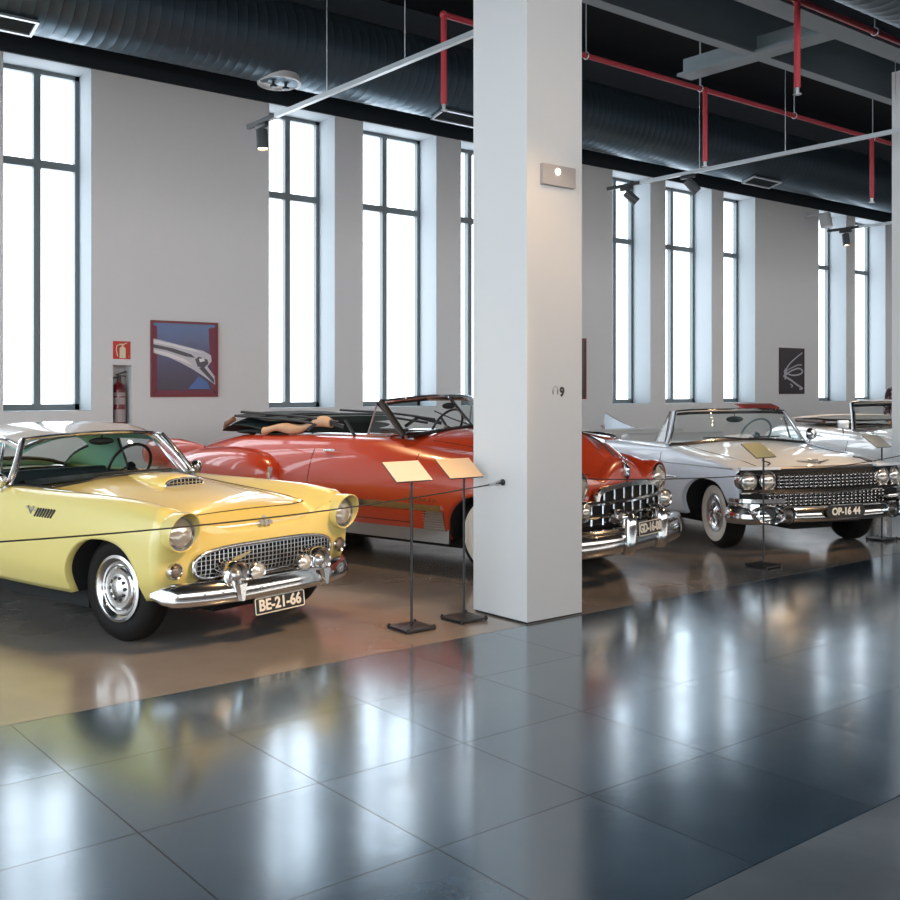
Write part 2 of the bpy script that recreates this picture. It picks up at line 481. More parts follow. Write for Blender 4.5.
def screen(parent, base, top, framem, name='windshield', fr=.018, nrow=8, bow=.03, gm=None, split=False):
    """base/top: equal length polylines left to right.  The glass with its frame as sub-part"""
    rows = []
    for i in range(nrow + 1):
        t = i / nrow; rows.append([V(a).lerp(V(b), t) + V((0, -bow * 4 * t * (1 - t), 0)) for a, b in zip(base, top)])
    g = MB().grid(rows).build(name, gm or clear, parent)
    f = MB(); f.tube(rows[-1], fr, 8); f.tube(rows[0], fr * .7, 8)
    f.tube([r[0] for r in rows], fr, 8); f.tube([r[-1] for r in rows], fr, 8)
    if split: k = len(base) // 2; f.tube([r[k] for r in rows], fr * .9, 8)
    f.build('windshield_frame', framem, g)
    return g, rows
def plate(parent, txt, c, w, h, ux, uy, size, sx=.9, gap=None, bold=.004):
    ux = V(ux).normalized(); uy = V(uy).normalized(); n = ux.cross(uy); c = V(c)
    rr = .012; poly = []
    for sxx, syy, a0 in ((1, 1, 0), (-1, 1, 90), (-1, -1, 180), (1, -1, 270)):
        for k in range(5):
            a = math.radians(a0 + 90 * k / 4); poly.append((sxx * (w / 2 - rr) + rr * math.cos(a), syy * (h / 2 - rr) + rr * math.sin(a)))
    P = MB().prism(poly, c - n * .008, ux, uy, n * .008).build('license_plate', plate_m, parent)
    ring = [c + ux * p[0] * .96 + uy * p[1] * .93 + n * .001 for p in poly]
    MB().tube(ring, .0035, 6, closed=True).build('plate_border', plate_w, P)
    text_mesh('plate_lettering', txt, size, plate_w, P, c + n * .0015, ux, uy, .002, bold, sx=sx)
    return P
# ================================================================== camera, world, hall
cam = bpy.data.objects.new('camera', bpy.data.cameras.new('camera')); COL.objects.link(cam)
cam.location = (0, 0, 1.55); cam.rotation_euler = (PI / 2, 0, -math.atan2(.626, .780))
cam.data.sensor_width = 36; cam.data.lens = 1041 / 900 * 36; cam.data.shift_y = -60 / 900; cam.data.clip_start = .05; cam.data.clip_end = 200
SC.camera = cam
SC.view_settings.view_transform = 'Standard'; SC.view_settings.look = 'None'; SC.view_settings.gamma = 1; SC.view_settings.exposure = 0.8
SC.view_settings.use_curve_mapping = False
cy = SC.cycles
cy.use_denoising = True; cy.denoising_prefilter = 'ACCURATE'; cy.denoising_input_passes = 'RGB_ALBEDO_NORMAL'; cy.max_bounces = 8; cy.diffuse_bounces = 3; cy.glossy_bounces = 4; cy.transparent_max_bounces = 12
cy.sample_clamp_indirect = 6; cy.caustics_reflective = False; cy.caustics_refractive = False
w = bpy.data.worlds.new('world'); SC.world = w; w.use_nodes = True
bg = w.node_tree.nodes['Background']; bg.inputs[1].default_value = 1.0
_n = w.node_tree.nodes; _l = w.node_tree.links
_tc = _n.new('ShaderNodeTexCoord'); _sp = _n.new('ShaderNodeSeparateXYZ'); _l.new(_tc.outputs['Generated'], _sp.inputs[0])
_el = _n.new('ShaderNodeMapRange'); _el.interpolation_type = 'SMOOTHSTEP'; _el.inputs[1].default_value = -.30; _el.inputs[2].default_value = -.10; _l.new(_sp.outputs[2], _el.inputs[0])
_az = _n.new('ShaderNodeMapRange'); _az.inputs[1].default_value = .35; _az.inputs[2].default_value = -.75; _l.new(_sp.outputs[0], _az.inputs[0])
_hi = _n.new('ShaderNodeMix'); _hi.data_type = 'RGBA'; _hi.inputs[6].default_value = (2.35, 2.14, 1.97, 1); _hi.inputs[7].default_value = (1.95, 2.25, 2.5, 1); _l.new(_az.outputs[0], _hi.inputs[0])
_wm = _n.new('ShaderNodeMix'); _wm.data_type = 'RGBA'; _wm.inputs[6].default_value = (.5, .43, .38, 1); _l.new(_el.outputs[0], _wm.inputs[0]); _l.new(_hi.outputs[2], _wm.inputs[7])
_l.new(_wm.outputs[2], bg.inputs[0])

WY = 12.0; WT = .43; ZB = 5.27; SILL = 1.31; ZC = 7.0
wins = [(.10, 1.10), (1.56, 2.88), (3.33, 4.31), (6.62, 7.63), (8.085, 9.38), (9.84, 10.85), (13.15, 14.13), (14.53, 15.85), (16.2, 17.2), (19.4, 20.45), (20.8, 22.06), (22.45, 23.45)]
NX0, NX1, NZ0, NZ1 = 4.56, 4.79, 1.12, 1.845
m = MB(); x = -8.0
for a, b in wins + [(42.0, 42.0)]:
    if x < NX0 < a:
        m.bx(x, NX0, WY, WY + .55, 0, ZB); m.bx(NX1, a, WY, WY + .55, 0, ZB)
        m.bx(NX0, NX1, WY, WY + .55, 0, NZ0); m.bx(NX0, NX1, WY, WY + .55, NZ1, ZB); m.bx(NX0, NX1, WY + .24, WY + .55, NZ0, NZ1)
    else: m.bx(x, a, WY, WY + .55, 0, ZB)
    if b > a: m.bx(a, b, WY, WY + .55, 0, SILL)
    x = b
struct(m.build('wall_back', wall_m, smooth=False))
struct(MB().bx(-8, 42, WY - .03, WY + .55, ZB, ZC).build('wall_upper', dark_band, smooth=False))
struct(MB().bx(41.5, 42, -14, WY, 0, ZC).build('wall_right', wall_m, smooth=False))
for i, (a, b) in enumerate(wins):
    W = empty('window_%d' % (i + 1), ((a + b) / 2, WY + WT, SILL)); W['kind'] = 'structure'
    hw = (b - a) / 2; h = ZB - SILL; f = MB(); t = .055
    f.bx(-hw, hw, -.03, .05, 0, t + .02); f.bx(-hw, hw, -.03, .05, h - t, h); f.bx(-hw, -hw + t, -.03, .05, 0, h); f.bx(hw - t, hw, -.03, .05, 0, h)
    f.bx(-.04, .04, -.035, .05, 0, h); zt = 4.175 - SILL
    f.bx(-hw, hw, -.032, .05, zt - .045, zt + .045)
    f.build('window_frame', frame_m, W, smooth=False)
    p = MB(); p.bx(-hw, hw, .055, .075, 0, h); p.build('window_pane', pane_m, W, smooth=False)
    r = MB(); e = .004
    r.bx(hw - e, hw, -WT + .002, -.03, 0, h); r.bx(-hw, -hw + e, -WT + .002, -.03, 0, h); r.bx(-hw, hw, -WT + .002, -.03, h - e, h); r.bx(-hw, hw, -WT + .002, -.03, 0, e)
    r.build('window_reveal', reveal_m, W, smooth=False)

struct(MB().bx(-8, 42, -7.2, -7.0, 0, 2.3).build('reflection_blocker', mat('blocker_brown', (.24, .17, .13), .7), smooth=False))  # unseen low panel added so chrome mirrors brown, not the bright horizon
# floors -------------------------------------------------------------
def floor_mat():
    m, n, l, b = nt('dark_floor_tiles')
    tc = n.new('ShaderNodeTexCoord'); mp = n.new('ShaderNodeMapping'); l.new(tc.outputs['Object'], mp.inputs[0])
    mp.inputs['Location'].default_value = (-1.43, -2.02, 0)
    br = n.new('ShaderNodeTexBrick'); br.offset = 0; br.squash = 1
    br.inputs['Scale'].default_value = 1; br.inputs['Brick Width'].default_value = .738; br.inputs['Row Height'].default_value = .7525
    br.inputs['Mortar Size'].default_value = .0034; br.inputs['Mortar Smooth'].default_value = .1; br.inputs['Bias'].default_value = 0
    br.inputs[1].default_value = (.078, .108, .136, 1); br.inputs[2].default_value = (.100, .138, .170, 1); br.inputs[3].default_value = (.016, .018, .02, 1)
    l.new(mp.outputs[0], br.inputs[0])
    nz = n.new('ShaderNodeTexNoise'); nz.inputs['Scale'].default_value = 2.2; nz.inputs['Detail'].default_value = 7; nz.inputs['Roughness'].default_value = .6
    l.new(tc.outputs['Object'], nz.inputs['Vector'])
    mx = n.new('ShaderNodeMix'); mx.data_type = 'RGBA'; mx.blend_type = 'MULTIPLY'; mx.inputs[0].default_value = .5
    cr = n.new('ShaderNodeValToRGB'); cr.color_ramp.elements[0].position = .15; cr.color_ramp.elements[0].color = (.55, .55, .55, 1); cr.color_ramp.elements[1].position = .85; cr.color_ramp.elements[1].color = (1.3, 1.3, 1.3, 1)
    l.new(nz.outputs['Fac'], cr.inputs[0]); l.new(br.outputs['Color'], mx.inputs[6]); l.new(cr.outputs[0], mx.inputs[7]); l.new(mx.outputs[2], b.inputs['Base Color'])
    mr = n.new('ShaderNodeMapRange'); mr.interpolation_type = 'SMOOTHSTEP'; mr.inputs[1].default_value = .15; mr.inputs[2].default_value = .85; mr.inputs[3].default_value = .09; mr.inputs[4].default_value = .18
    l.new(nz.outputs['Fac'], mr.inputs[0])
    # every slab sits and shines a little differently: cell id -> tilt and polish
    sx = n.new('ShaderNodeSeparateXYZ'); l.new(mp.outputs[0], sx.inputs[0]); cell = n.new('ShaderNodeCombineXYZ')
    for k, d in ((0, .738), (1, .7525)):
        q = n.new('ShaderNodeMath'); q.operation = 'DIVIDE'; q.inputs[1].default_value = d; l.new(sx.outputs[k], q.inputs[0])
        f = n.new('ShaderNodeMath'); f.operation = 'FLOOR'; l.new(q.outputs[0], f.inputs[0]); l.new(f.outputs[0], cell.inputs[k])
    wn = n.new('ShaderNodeTexWhiteNoise'); wn.noise_dimensions = '3D'; l.new(cell.outputs[0], wn.inputs['Vector'])
    pr = n.new('ShaderNodeMath'); pr.operation = 'MULTIPLY_ADD'; pr.inputs[1].default_value = .07; l.new(wn.outputs['Value'], pr.inputs[0]); l.new(mr.outputs[0], pr.inputs[2])
    mo = n.new('ShaderNodeMath'); mo.operation = 'MULTIPLY_ADD'; mo.inputs[1].default_value = .2; l.new(br.outputs['Fac'], mo.inputs[0]); l.new(pr.outputs[0], mo.inputs[2]); l.new(mo.outputs[0], b.inputs['Roughness'])
    sl = n.new('ShaderNodeMath'); sl.operation = 'MULTIPLY_ADD'; sl.inputs[1].default_value = -.8; sl.inputs[2].default_value = .8; l.new(br.outputs['Fac'], sl.inputs[0]); l.new(sl.outputs[0], b.inputs['Specular IOR Level'])
    b.inputs['Specular Tint'].default_value = (.66, .86, 1.0, 1); b.inputs['Coat Weight'].default_value = 1.0; b.inputs['Coat Roughness'].default_value = .15; b.inputs['Coat IOR'].default_value = 1.6; b.inputs['Coat Tint'].default_value = (.82, .93, 1, 1)
    tl = n.new('ShaderNodeVectorMath'); tl.operation = 'SUBTRACT'; tl.inputs[1].default_value = (.5, .5, .5); l.new(wn.outputs['Color'], tl.inputs[0])
    ts_ = n.new('ShaderNodeVectorMath'); ts_.operation = 'SCALE'; ts_.inputs['Scale'].default_value = .016; l.new(tl.outputs[0], ts_.inputs[0])
    ge = n.new('ShaderNodeNewGeometry'); ad = n.new('ShaderNodeVectorMath'); ad.operation = 'ADD'; l.new(ge.outputs['Normal'], ad.inputs[0]); l.new(ts_.outputs[0], ad.inputs[1])
    no = n.new('ShaderNodeVectorMath'); no.operation = 'NORMALIZE'; l.new(ad.outputs[0], no.inputs[0])
    wv = n.new('ShaderNodeTexNoise'); wv.inputs['Scale'].default_value = 5; wv.inputs['Detail'].default_value = 3; l.new(tc.outputs['Object'], wv.inputs['Vector'])
    bp = n.new('ShaderNodeBump'); bp.inputs['Strength'].default_value = .10; bp.inputs['Distance'].default_value = .01
    l.new(wv.outputs['Fac'], bp.inputs['Height']); l.new(no.outputs[0], bp.inputs['Normal']); l.new(bp.outputs[0], b.inputs['Normal'])
    return m
def concrete_mat(name, c1, c2, c3, rough=(.16, .34), sc=.7, coat=.4):
    m, n, l, b = nt(name)
    tc = n.new('ShaderNodeTexCoord')
    a = n.new('ShaderNodeTexNoise'); a.inputs['Scale'].default_value = sc; a.inputs['Detail'].default_value = 5; a.inputs['Distortion'].default_value = .15
    l.new(tc.outputs['Object'], a.inputs['Vector'])
    cr = n.new('ShaderNodeValToRGB'); e = cr.color_ramp.elements
    e[0].position = .22; e[0].color = (*c1, 1); e[1].position = .78; e[1].color = (*c3, 1); k = e.new(.5); k.color = (*c2, 1)
    l.new(a.outputs['Fac'], cr.inputs[0]); l.new(cr.outputs[0], b.inputs['Base Color'])
    d = n.new('ShaderNodeTexNoise'); d.inputs['Scale'].default_value = 3.5; d.inputs['Detail'].default_value = 6
    l.new(tc.outputs['Object'], d.inputs['Vector'])
    mr = n.new('ShaderNodeMapRange'); mr.interpolation_type = 'SMOOTHSTEP'; mr.inputs[1].default_value = .15; mr.inputs[2].default_value = .85; mr.inputs[3].default_value = rough[0]; mr.inputs[4].default_value = rough[1]
    l.new(d.outputs['Fac'], mr.inputs[0]); l.new(mr.outputs[0], b.inputs['Roughness'])
    b.inputs['Specular IOR Level'].default_value = .6; b.inputs['Coat Weight'].default_value = coat; b.inputs['Coat Roughness'].default_value = .12
    return m
brown_c = concrete_mat('brown_polished_concrete', (.185, .162, .147), (.27, .245, .228), (.37, .345, .325), (.13, .24))
grey_c = concrete_mat('grey_concrete', (.08, .098, .115), (.135, .16, .18), (.24, .27, .30), (.30, .46), 1.4, .35)
struct(MB().bx(-8, 42, 2.03, 5.03, -.12, 0).build('floor_tiles', floor_mat(), smooth=False))
struct(MB().bx(-8, 42, 5.036, WY + .1, -.12, 0).build('floor_concrete', brown_c, smooth=False))
struct(MB().bx(-8, 42, -14, 2.024, -.12, 0).build('floor_walkway', grey_c, smooth=False))
struct(MB().bx(-8, 42, 2.0, 5.1, -.14, -.006).build('floor_joint', black_dull, smooth=False))

# columns ------------------------------------------------------------
for nm, x0 in (('column', 4.70), ('column', 10.41)):
    b = MB(); b.bx(x0, x0 + .52, 5.045, 5.595, .012, 4.87)
    c = struct(b.build(nm, col_m, bevel=.004, smooth=False))
    MB().bx(x0 + .01, x0 + .51, 5.055, 5.585, 0, .03).build('column_foot', blackm, c, smooth=False)
# ceiling and beams --------------------------------------------------
struct(MB().bx(-8, 42, -14, WY + .5, ZC, ZC + .1).build('ceiling', ceil_m, smooth=False))
def ibeam(name, p0, p1, w, h):
    p0 = V(p0); p1 = V(p1); B = MB(); t = .03
    sec = [(-w / 2, 0), (w / 2, 0), (w / 2, t), (t / 2, t), (t / 2, h), (-t / 2, h), (-t / 2, t), (-w / 2, t)]
    B.sweep([p0, p1], sec)
    return struct(B.build(name, beam_m, smooth=False))
ibeam('ceiling_beam', (-8, 6.2, 4.88), (41, 6.2, 4.88), .13, 1.2)
ibeam('ceiling_girder', (-8, 5.28, 4.87), (41, 5.28, 4.87), .24, 1.2)
for x in (-2.5, 3.2, 8.9, 14.6, 20.3, 26.0): ibeam('ceiling_crossbeam', (x, 5.40, 4.875), (x, 7.1, 4.875), .24, .20)
# ================================================================== ducts, pipes, tracks, lamps
def duct(y, z, R, label):
    pr = []; x = 0.0
    while x < 46:
        pr += [(R, x), (R, x + .110), (R + .003, x + .116), (R + .003, x + .122), (R, x + .128)]; x += .13
    d = MB().lathe(pr, (-6, y, z), (1, 0, 0), 40).build('ventilation_duct', duct_m, sharp=30)
    return tag(d, label, 'duct')
duct(11.3, 5.82, .506, 'dark ribbed air duct running above the tall windows along the back wall')
duct(4.2, 5.02, .50, 'dark ribbed air duct overhead beside the red pipe, nearer than the columns')
# vents on the underside of the wall duct
def on_duct(px_x, ang, off=0.0):
    """point on the wall duct at hall coordinate X, angle from straight down toward the hall"""
    a = math.radians(ang); n = V((0, -math.sin(a), -math.cos(a))); return V((px_x, 11.3, 5.82)) + n * (.506 + off), n
def vent_rect(X, lab):
    p, n = on_duct(X, 15, .012); t = empty('ceiling_vent', p); tag(t, lab, 'vent', 'rectangular vents in the wall duct')
    ux = V((1, 0, 0)); uy = ux.cross(n).normalized()
    rot = Matrix((ux, uy, n)).transposed()
    f = MB()
    for dx, dy, w_, h_ in ((0, .13, .84, .03), (0, -.13, .84, .03), (.405, 0, .03, .26), (-.405, 0, .03, .26)): f.box(rot @ V((dx, dy, .01)), (w_, h_, .03), rot)
    f.build('vent_frame', steel, t, smooth=False)
    s = MB()
    for k in range(9): s.box(rot @ V((0, -.105 + k * .026, .004)), (.80, .012, .012), rot @ Matrix.Rotation(.6, 3, 'X'))
    s.box(rot @ V((0, 0, -.02)), (.80, .25, .02), rot); s.build('vent_slats', beam_d, t, smooth=False)
vent_rect(3.0, 'grey rectangular duct vent above the leftmost window, cut by the photo edge')
vent_rect(9.15, 'grey rectangular duct vent beside the near column, above the wider window')
vent_rect(16.2, 'grey rectangular duct vent far along, above the far group of three windows')
p, n = on_duct(6.36, 3, -.022); t = empty('ceiling_vent', p); tag(t, 'round white duct diffuser with two dark jet nozzles above the track end', 'vent')
MB().lathe([(.0, .0), (.20, .0), (.235, .012), (.25, .03), (.265, .03), (.27, .0), (.27, -.05)], (0, 0, 0), n, 40).build('diffuser_plate', white_pl, t)
for dx in (-.08, .09):
    q = V((dx, 0, 0)) + n * .0
    MB().lathe([(.02, 0), (.015, .05), (.04, .06), (.045, .085), (.02, .09), (0, .09)], q, n, 18).build('nozzle', blackm, t)
# red sprinkler pipes
def pipe(X0, X1, Y, Z, drops, zd, lab):
    t = empty('sprinkler_pipe', (0, 0, 0)); tag(t, lab, 'pipe', 'red sprinkler pipes')
    MB().cyl((X0, Y, Z), (X1, Y, Z), .026, n=12).build('pipe_run', red_pipe, t)
    for x in drops:
        d = MB().cyl((x, Y, Z), (x, Y, zd), .026, n=12).ell((x, Y, Z), (.036, .036, .036), 12, 8).build('pipe_drop', red_pipe, t)
        MB().cyl((x, Y, zd + .01), (x, Y, zd - .05), .018, n=10).lathe([(.035, 0), (.035, .006), (0, .006)], (x, Y, zd - .055), (0, 0, 1), 14).build('sprinkler_head', chrome_soft, d)
    x = X0 + 1.75
    while x < min(X1, 30):
        MB().cyl((x, Y, Z), (x, Y, ZC), .006, n=6).tube(circ((x, Y, Z), (0, 1, 0), (0, 0, 1), .034, 14), .006, 6, closed=True).build('pipe_hanger', steel, t); x += 1.75
pipe(5.55, 41, 7.0, 4.77, (5.55, 9.13, 12.53, 16.1, 19.6), 4.0, 'red sprinkler pipe between the beams and the wall duct, with several drops')
pipe(-7, 41, 4.86, 4.74, (.5, 4.0, 7.54, 11.0), 4.02, 'red sprinkler pipe tight beside the nearer overhead duct with one drop in view')
# lighting tracks
def head(track, x, y, pitch, yaw, lab, lit, energy=0, target=None, size=75):
    t = empty('spotlight', (x, y, TZ)); tag(t, lab, 'spotlight', 'black spotlights on the tracks')
    if target is not None:
        d = (V(target) - V((x, y, TZ - .2))).normalized()
    else: d = V((math.sin(yaw) * math.sin(pitch), -math.cos(yaw) * math.sin(pitch), -math.cos(pitch)))
    MB().bx(-.02, .02, -.10, .10, -.065, -.022).build('adapter', blackm, t, bevel=.004)
    MB().cyl((0, 0, -.06), (0, 0, -.11), .011, n=10).build('stem', blackm, t)
    c = V((0, 0, -.10))
    MB().lathe([(.0, -.05), (.050, -.05), (.056, -.04), (.056, .14), (.050, .14), (.047, .12), (0, .12)], c + d * .03, d, 28).build('lamp_housing', mat_head, t)
    MB().lathe([(.046, .124), (.0, .124)], c + d * .03, d, 24).build('lamp_lens', lit, t)
    if energy:
        L = bpy.data.lights.new('spot_beam', 'SPOT'); L.energy = energy; L.color = (1.0, .63, .32); L.spot_size = math.radians(size); L.spot_blend = .8; L.shadow_soft_size = .05
        o = bpy.data.objects.new('spot_beam', L); COL.objects.link(o); o.location = V((x, y, TZ)) + c + d * .19
        o.rotation_euler = d.to_track_quat('-Z', 'Y').to_euler()
mat_head = mat('lamp_housing_grey', (.06, .065, .068), .5)
lamp_dark = mat('lamp_lens_dark', (.10, .10, .10), .2, coat=1)
TZ = 4.13
tl = ['thin lighting track ending over the orange convertible, first from the left', 'thin lighting track right of the near column, ending over the white finned car', 'short visible lighting track end at the far right before the far column', 'lighting track over the hall on the camera side of the near column', 'lighting track over the hall left of the yellow coupe']
for i, (X, Y1, Y0) in enumerate(((4.85, 9.21, 5.60), (9.95, 9.16, .5), (15.36, 9.34, .5), (4.85, 4.70, .5), (-.45, 4.70, .5))):
    t = empty('lighting_track', (X, Y1, TZ)); tag(t, tl[i], 'track', 'lighting tracks hung from the ceiling')
    L = Y1 - Y0
    MB().bx(-.02, .02, -L, -.55, -.02, .02).build('track_rail', steel, t, smooth=False)
    MB().bx(-.021, .021, -.55, 0, -.021, .021).build('track_end', blackm, t, smooth=False)
    for y in (-1.45, -2.6, -3.85, -6.4, -8.0):
        if y > -L: MB().cyl((0, y, .02), (0, y, ZC - TZ), .004, n=6).build('hanger_wire', steel, t)
head(0, 4.85, 8.93, .10, 0, 'lit black spotlight pointing down at the end of the left lighting track', lamp_e, 130, size=110)
head(0, 9.95, 8.84, .85, .9, 'unlit black spotlight tilted down at the end of the middle track', lamp_dark)
head(0, 9.95, 7.88, .75, .9, 'unlit black spotlight, second from the end of the middle track', lamp_dark)
head(0, 15.36, 9.03, .12, 0, 'small lit spotlight pointing down at the end of the far right track', lamp_e, 130, size=110)
for X, Y, tg, e, *sz in ((4.85, 3.4, (3.1, 5.7, .4), 250), (4.85, 2.7, (2.6, 5.6, 0), 230), (-.45, 4.4, (5.0, 7.9, .95), 150, 30), (-.45, 3.6, (4.6, 9.0, .9), 70, 36), (4.85, 3.85, (4.2, 5.5, 0), 40, 80), (9.95, 4.4, (7.0, 5.9, .8), 150, 30), (9.95, 3.9, (6.7, 5.6, .9), 150, 30), (9.95, 3.3, (9.0, 5.6, .9), 230, 32), (9.95, 2.7, (9.2, 5.8, .9), 170, 30), (15.36, 4.6, (13.6, 7.5, .8), 90)):
    head(0, X, Y, 0, 0, 'warm spotlight on the %s hall track, %.1f m before the cars' % ('outer left' if X < 1 else 'left' if X < 6 else 'middle' if X < 12 else 'right', (5.0 - Y)), lamp_e, e, tg, *(sz or [48]))

# ================================================================== things on the wall
def poster(nm, X0, X1, z0, z1, framem, pm, lab):
    t = empty(nm, ((X0 + X1) / 2, WY, z0)); tag(t, lab, 'poster')
    w_ = (X1 - X0) / 2; h = z1 - z0; f = MB(); k = .028
    f.bx(-w_, w_, -.03, -.002, 0, k); f.bx(-w_, w_, -.03, -.002, h - k, h); f.bx(-w_, -w_ + k, -.03, -.002, k, h - k); f.bx(w_ - k, w_, -.03, -.002, k, h - k)
    f.build('poster_frame', framem, t, smooth=False)
    MB().bx(-w_ + k, w_ - k, -.022, -.003, k, h - k).build('poster_print', pm, t, smooth=False)
    return t
fr_red = mat('red_frame', (.20, .022, .032), .45)
def ornament_print():
    m, n, l, b = nt('blue_ornament_print'); b.inputs['Roughness'].default_value = .25
    tc = n.new('ShaderNodeTexCoord'); g = n.new('ShaderNodeTexNoise'); g.inputs['Scale'].default_value = 2.5; l.new(tc.outputs['Generated'], g.inputs['Vector'])
    sp = n.new('ShaderNodeSeparateXYZ'); l.new(tc.outputs['Generated'], sp.inputs[0])
    cr = n.new('ShaderNodeValToRGB'); e = cr.color_ramp.elements; e[0].position = .05; e[0].color = (.045, .03, .06, 1); e[1].position = .95; e[1].color = (.03, .10, .30, 1)
    k = e.new(.45); k.color = (.035, .028, .11, 1)
    a = n.new('ShaderNodeMath'); a.operation = 'MULTIPLY_ADD'; a.inputs[1].default_value = .5; l.new(g.outputs['Fac'], a.inputs[0]); 
    q = n.new('ShaderNodeMath'); q.operation = 'SUBTRACT'; l.new(sp.outputs[2], q.inputs[0]); q.inputs[1].default_value = .25
    l.new(q.outputs[0], a.inputs[2]); l.new(a.outputs[0], cr.inputs[0])
    # red glow at the border of the print
    l.new(cr.outputs[0], b.inputs['Base Color'])
    return m
P1 = poster('framed_poster', 5.016, 5.888, 1.465, 2.39, fr_red, ornament_print(), 'red framed poster of a chrome hood ornament on blue, left of the windows')
silver_i = mat('silver_ink', (.55, .53, .58), .3); dark_i = mat('dark_ink', (.04, .035, .06), .3); pale_i = mat('pale_ink', (.78, .74, .76), .3); pink_i = mat('rose_ink', (.19, .03, .06), .5); blue_i = mat('blue_ink', (.05, .13, .38), .3)
def ink(parent, polys, m, yy, name):
    b = MB()
    for p in polys: b.prism(p, (0, yy, 0), (1, 0, 0), (0, 0, 1), (0, .0015, 0))
    return b.build(name, m, parent, smooth=False)
pw, ph = .408, .925
def uv(pts): return [(-pw + .0 + 2 * pw * a, .028 + (ph - .056) * (1 - b)) for a, b in pts]
ink(P1, [uv([(0, .04), (.06, .05), (.06, .95), (0, .97)]), uv([(.88, .06), (1, .03), (1, .97), (.93, .90)]), uv([(.05, .94), (.95, .93), (1, 1), (0, 1)])], pink_i, -.0236, 'print_border')
ink(P1, [uv([(.55, .92), (.72, .74), (.86, .82), (.90, .92)])], blue_i, -.0238, 'print_reflection')
ink(P1, [uv([(.0, .22), (.25, .27), (.55, .33), (.80, .38), (.92, .44), (.93, .52), (.86, .60), (.98, .74), (.99, .86), (.80, .74), (.62, .64), (.45, .56), (.25, .48), (.0, .42)])], silver_i, -.024, 'print_ornament')
ink(P1, [uv([(.0, .30), (.3, .35), (.6, .43), (.66, .48), (.5, .46), (.2, .38), (0, .35)]), uv([(.72, .62), (.80, .60), (.97, .78), (.97, .84)]), uv([(.66, .50), (.72, .46), (.86, .50), (.88, .56), (.80, .62), (.70, .60)])], dark_i, -.0244, 'print_shading')
ink(P1, [uv([(.0, .24), (.3, .29), (.6, .35), (.80, .41), (.6, .38), (.3, .32), (0, .28)]), uv([(0, .37), (.25, .42), (.5, .50), (.62, .58), (.45, .53), (.2, .46), (0, .41)]), uv([(.72, .49), (.80, .48), (.82, .52), (.74, .54)])], pale_i, -.0246, 'print_highlight')
dark_print = mat('charcoal_print', (.035, .028, .03), .3)
P2 = poster('framed_poster', 17.98, 18.83, 1.47, 2.39, mat('maroon_frame', (.05, .022, .025), .4), dark_print, 'dark framed poster of looping silver lines between the far window groups')
b = MB()
def loop(pts, r=.012): b.tube([V((-pw + 2 * pw * a, -.026, .028 + (ph - .056) * (1 - c))) for a, c in spline2(pts)], r, 6)
def spline2(pts): return [(p.x, p.y) for p in spline([V((a, c, 0)) for a, c in pts], 8)]
loop([(.15, .62), (.3, .40), (.6, .22), (.92, .08)], .014); loop([(.15, .50), (.35, .58), (.6, .60), (.88, .56), (.92, .48), (.75, .44), (.45, .50), (.2, .60)], .016)
loop([(.12, .62), (.4, .70), (.7, .82), (.92, .90), (.80, .92)], .02); loop([(.15, .55), (.4, .45), (.75, .36), (.9, .36)], .012); loop([(.2, .45), (.22, .6), (.18, .7)], .014); loop([(.42, .80), (.50, .84), (.46, .88)], .012)
b.build('print_lines', silver_i, P2)
poster('framed_poster', 11.62, 12.49, 1.40, 2.40, fr_red, dark_print, 'red frame edge just right of the near column, mostly hidden')
# fire extinguisher, niche sign, switch plate, wall projector
t = empty('fire_sign', (4.665, WY, 1.915)); tag(t, 'red square fire extinguisher sign above the wall niche', 'sign')
MB().bx(-.105, .105, -.006, 0, 0, .21).build('sign_plate', sign_red, t, smooth=False)
i = MB(); w_ = mat('sign_cream', (.78, .70, .48), .5)
i.prism([(-.028, .01), (.045, .01), (.045, .125), (.03, .145), (-.013, .145), (-.028, .125)], (0, -.0085, 0), (1, 0, 0), (0, 0, 1), (0, .003, 0))
i.bx(-.002, .018, -.0085, -.0055, .145, .168); i.bx(-.03, .03, -.0085, -.0055, .165, .18); i.prism([(.02, .18), (.06, .195), (.06, .185), (.02, .168)], (0, -.0085, 0), (1, 0, 0), (0, 0, 1), (0, .003, 0))
i.tube([V((-.02, -.008, .172)), V((-.06, -.008, .16)), V((-.068, -.008, .11)), V((-.055, -.008, .05)), V((-.05, -.008, .03))], .006, 6)
i.build('sign_icon', w_, t)
text_mesh('sign_lettering', '1', .03, w_, t, (.085, -.0075, .03), (1, 0, 0), (0, 0, 1), .001)
t = empty('fire_extinguisher', (4.675, WY + .11, NZ0)); tag(t, 'dark red fire extinguisher with white labels standing in the wall niche', 'fire extinguisher')
MB().lathe([(0, .0), (.07, .0), (.076, .02), (.076, .43), (.06, .49), (.028, .52), (.024, .55), (0, .55)], (0, 0, 0), (0, 0, 1), 32).build('cylinder_body', ext_red, t)
MB().lathe([(.0765, .05), (.0770, .05), (.0770, .20), (.0765, .20)], (0, 0, 0), (0, 0, 1), 32).lathe([(.0765, .26), (.0770, .26), (.0770, .34), (.0765, .34)], (0, 0, 0), (0, 0, 1), 32).lathe([(.0765, .36), (.077, .36), (.077, .40), (.0765, .40)], (0, 0, 0), (0, 0, 1), 32).build('instruction_label', mat('label_paper', (.40, .33, .34), .6), t)
v = MB(); v.cyl((0, 0, .54), (0, 0, .60), .022, n=14); v.box((.02, -.02, .63), (.13, .024, .018), Matrix.Rotation(-.3, 3, 'Y')); v.box((.02, -.02, .60), (.11, .02, .014), Matrix.Rotation(.1, 3, 'Y')); v.build('valve_handle', blackm, t)
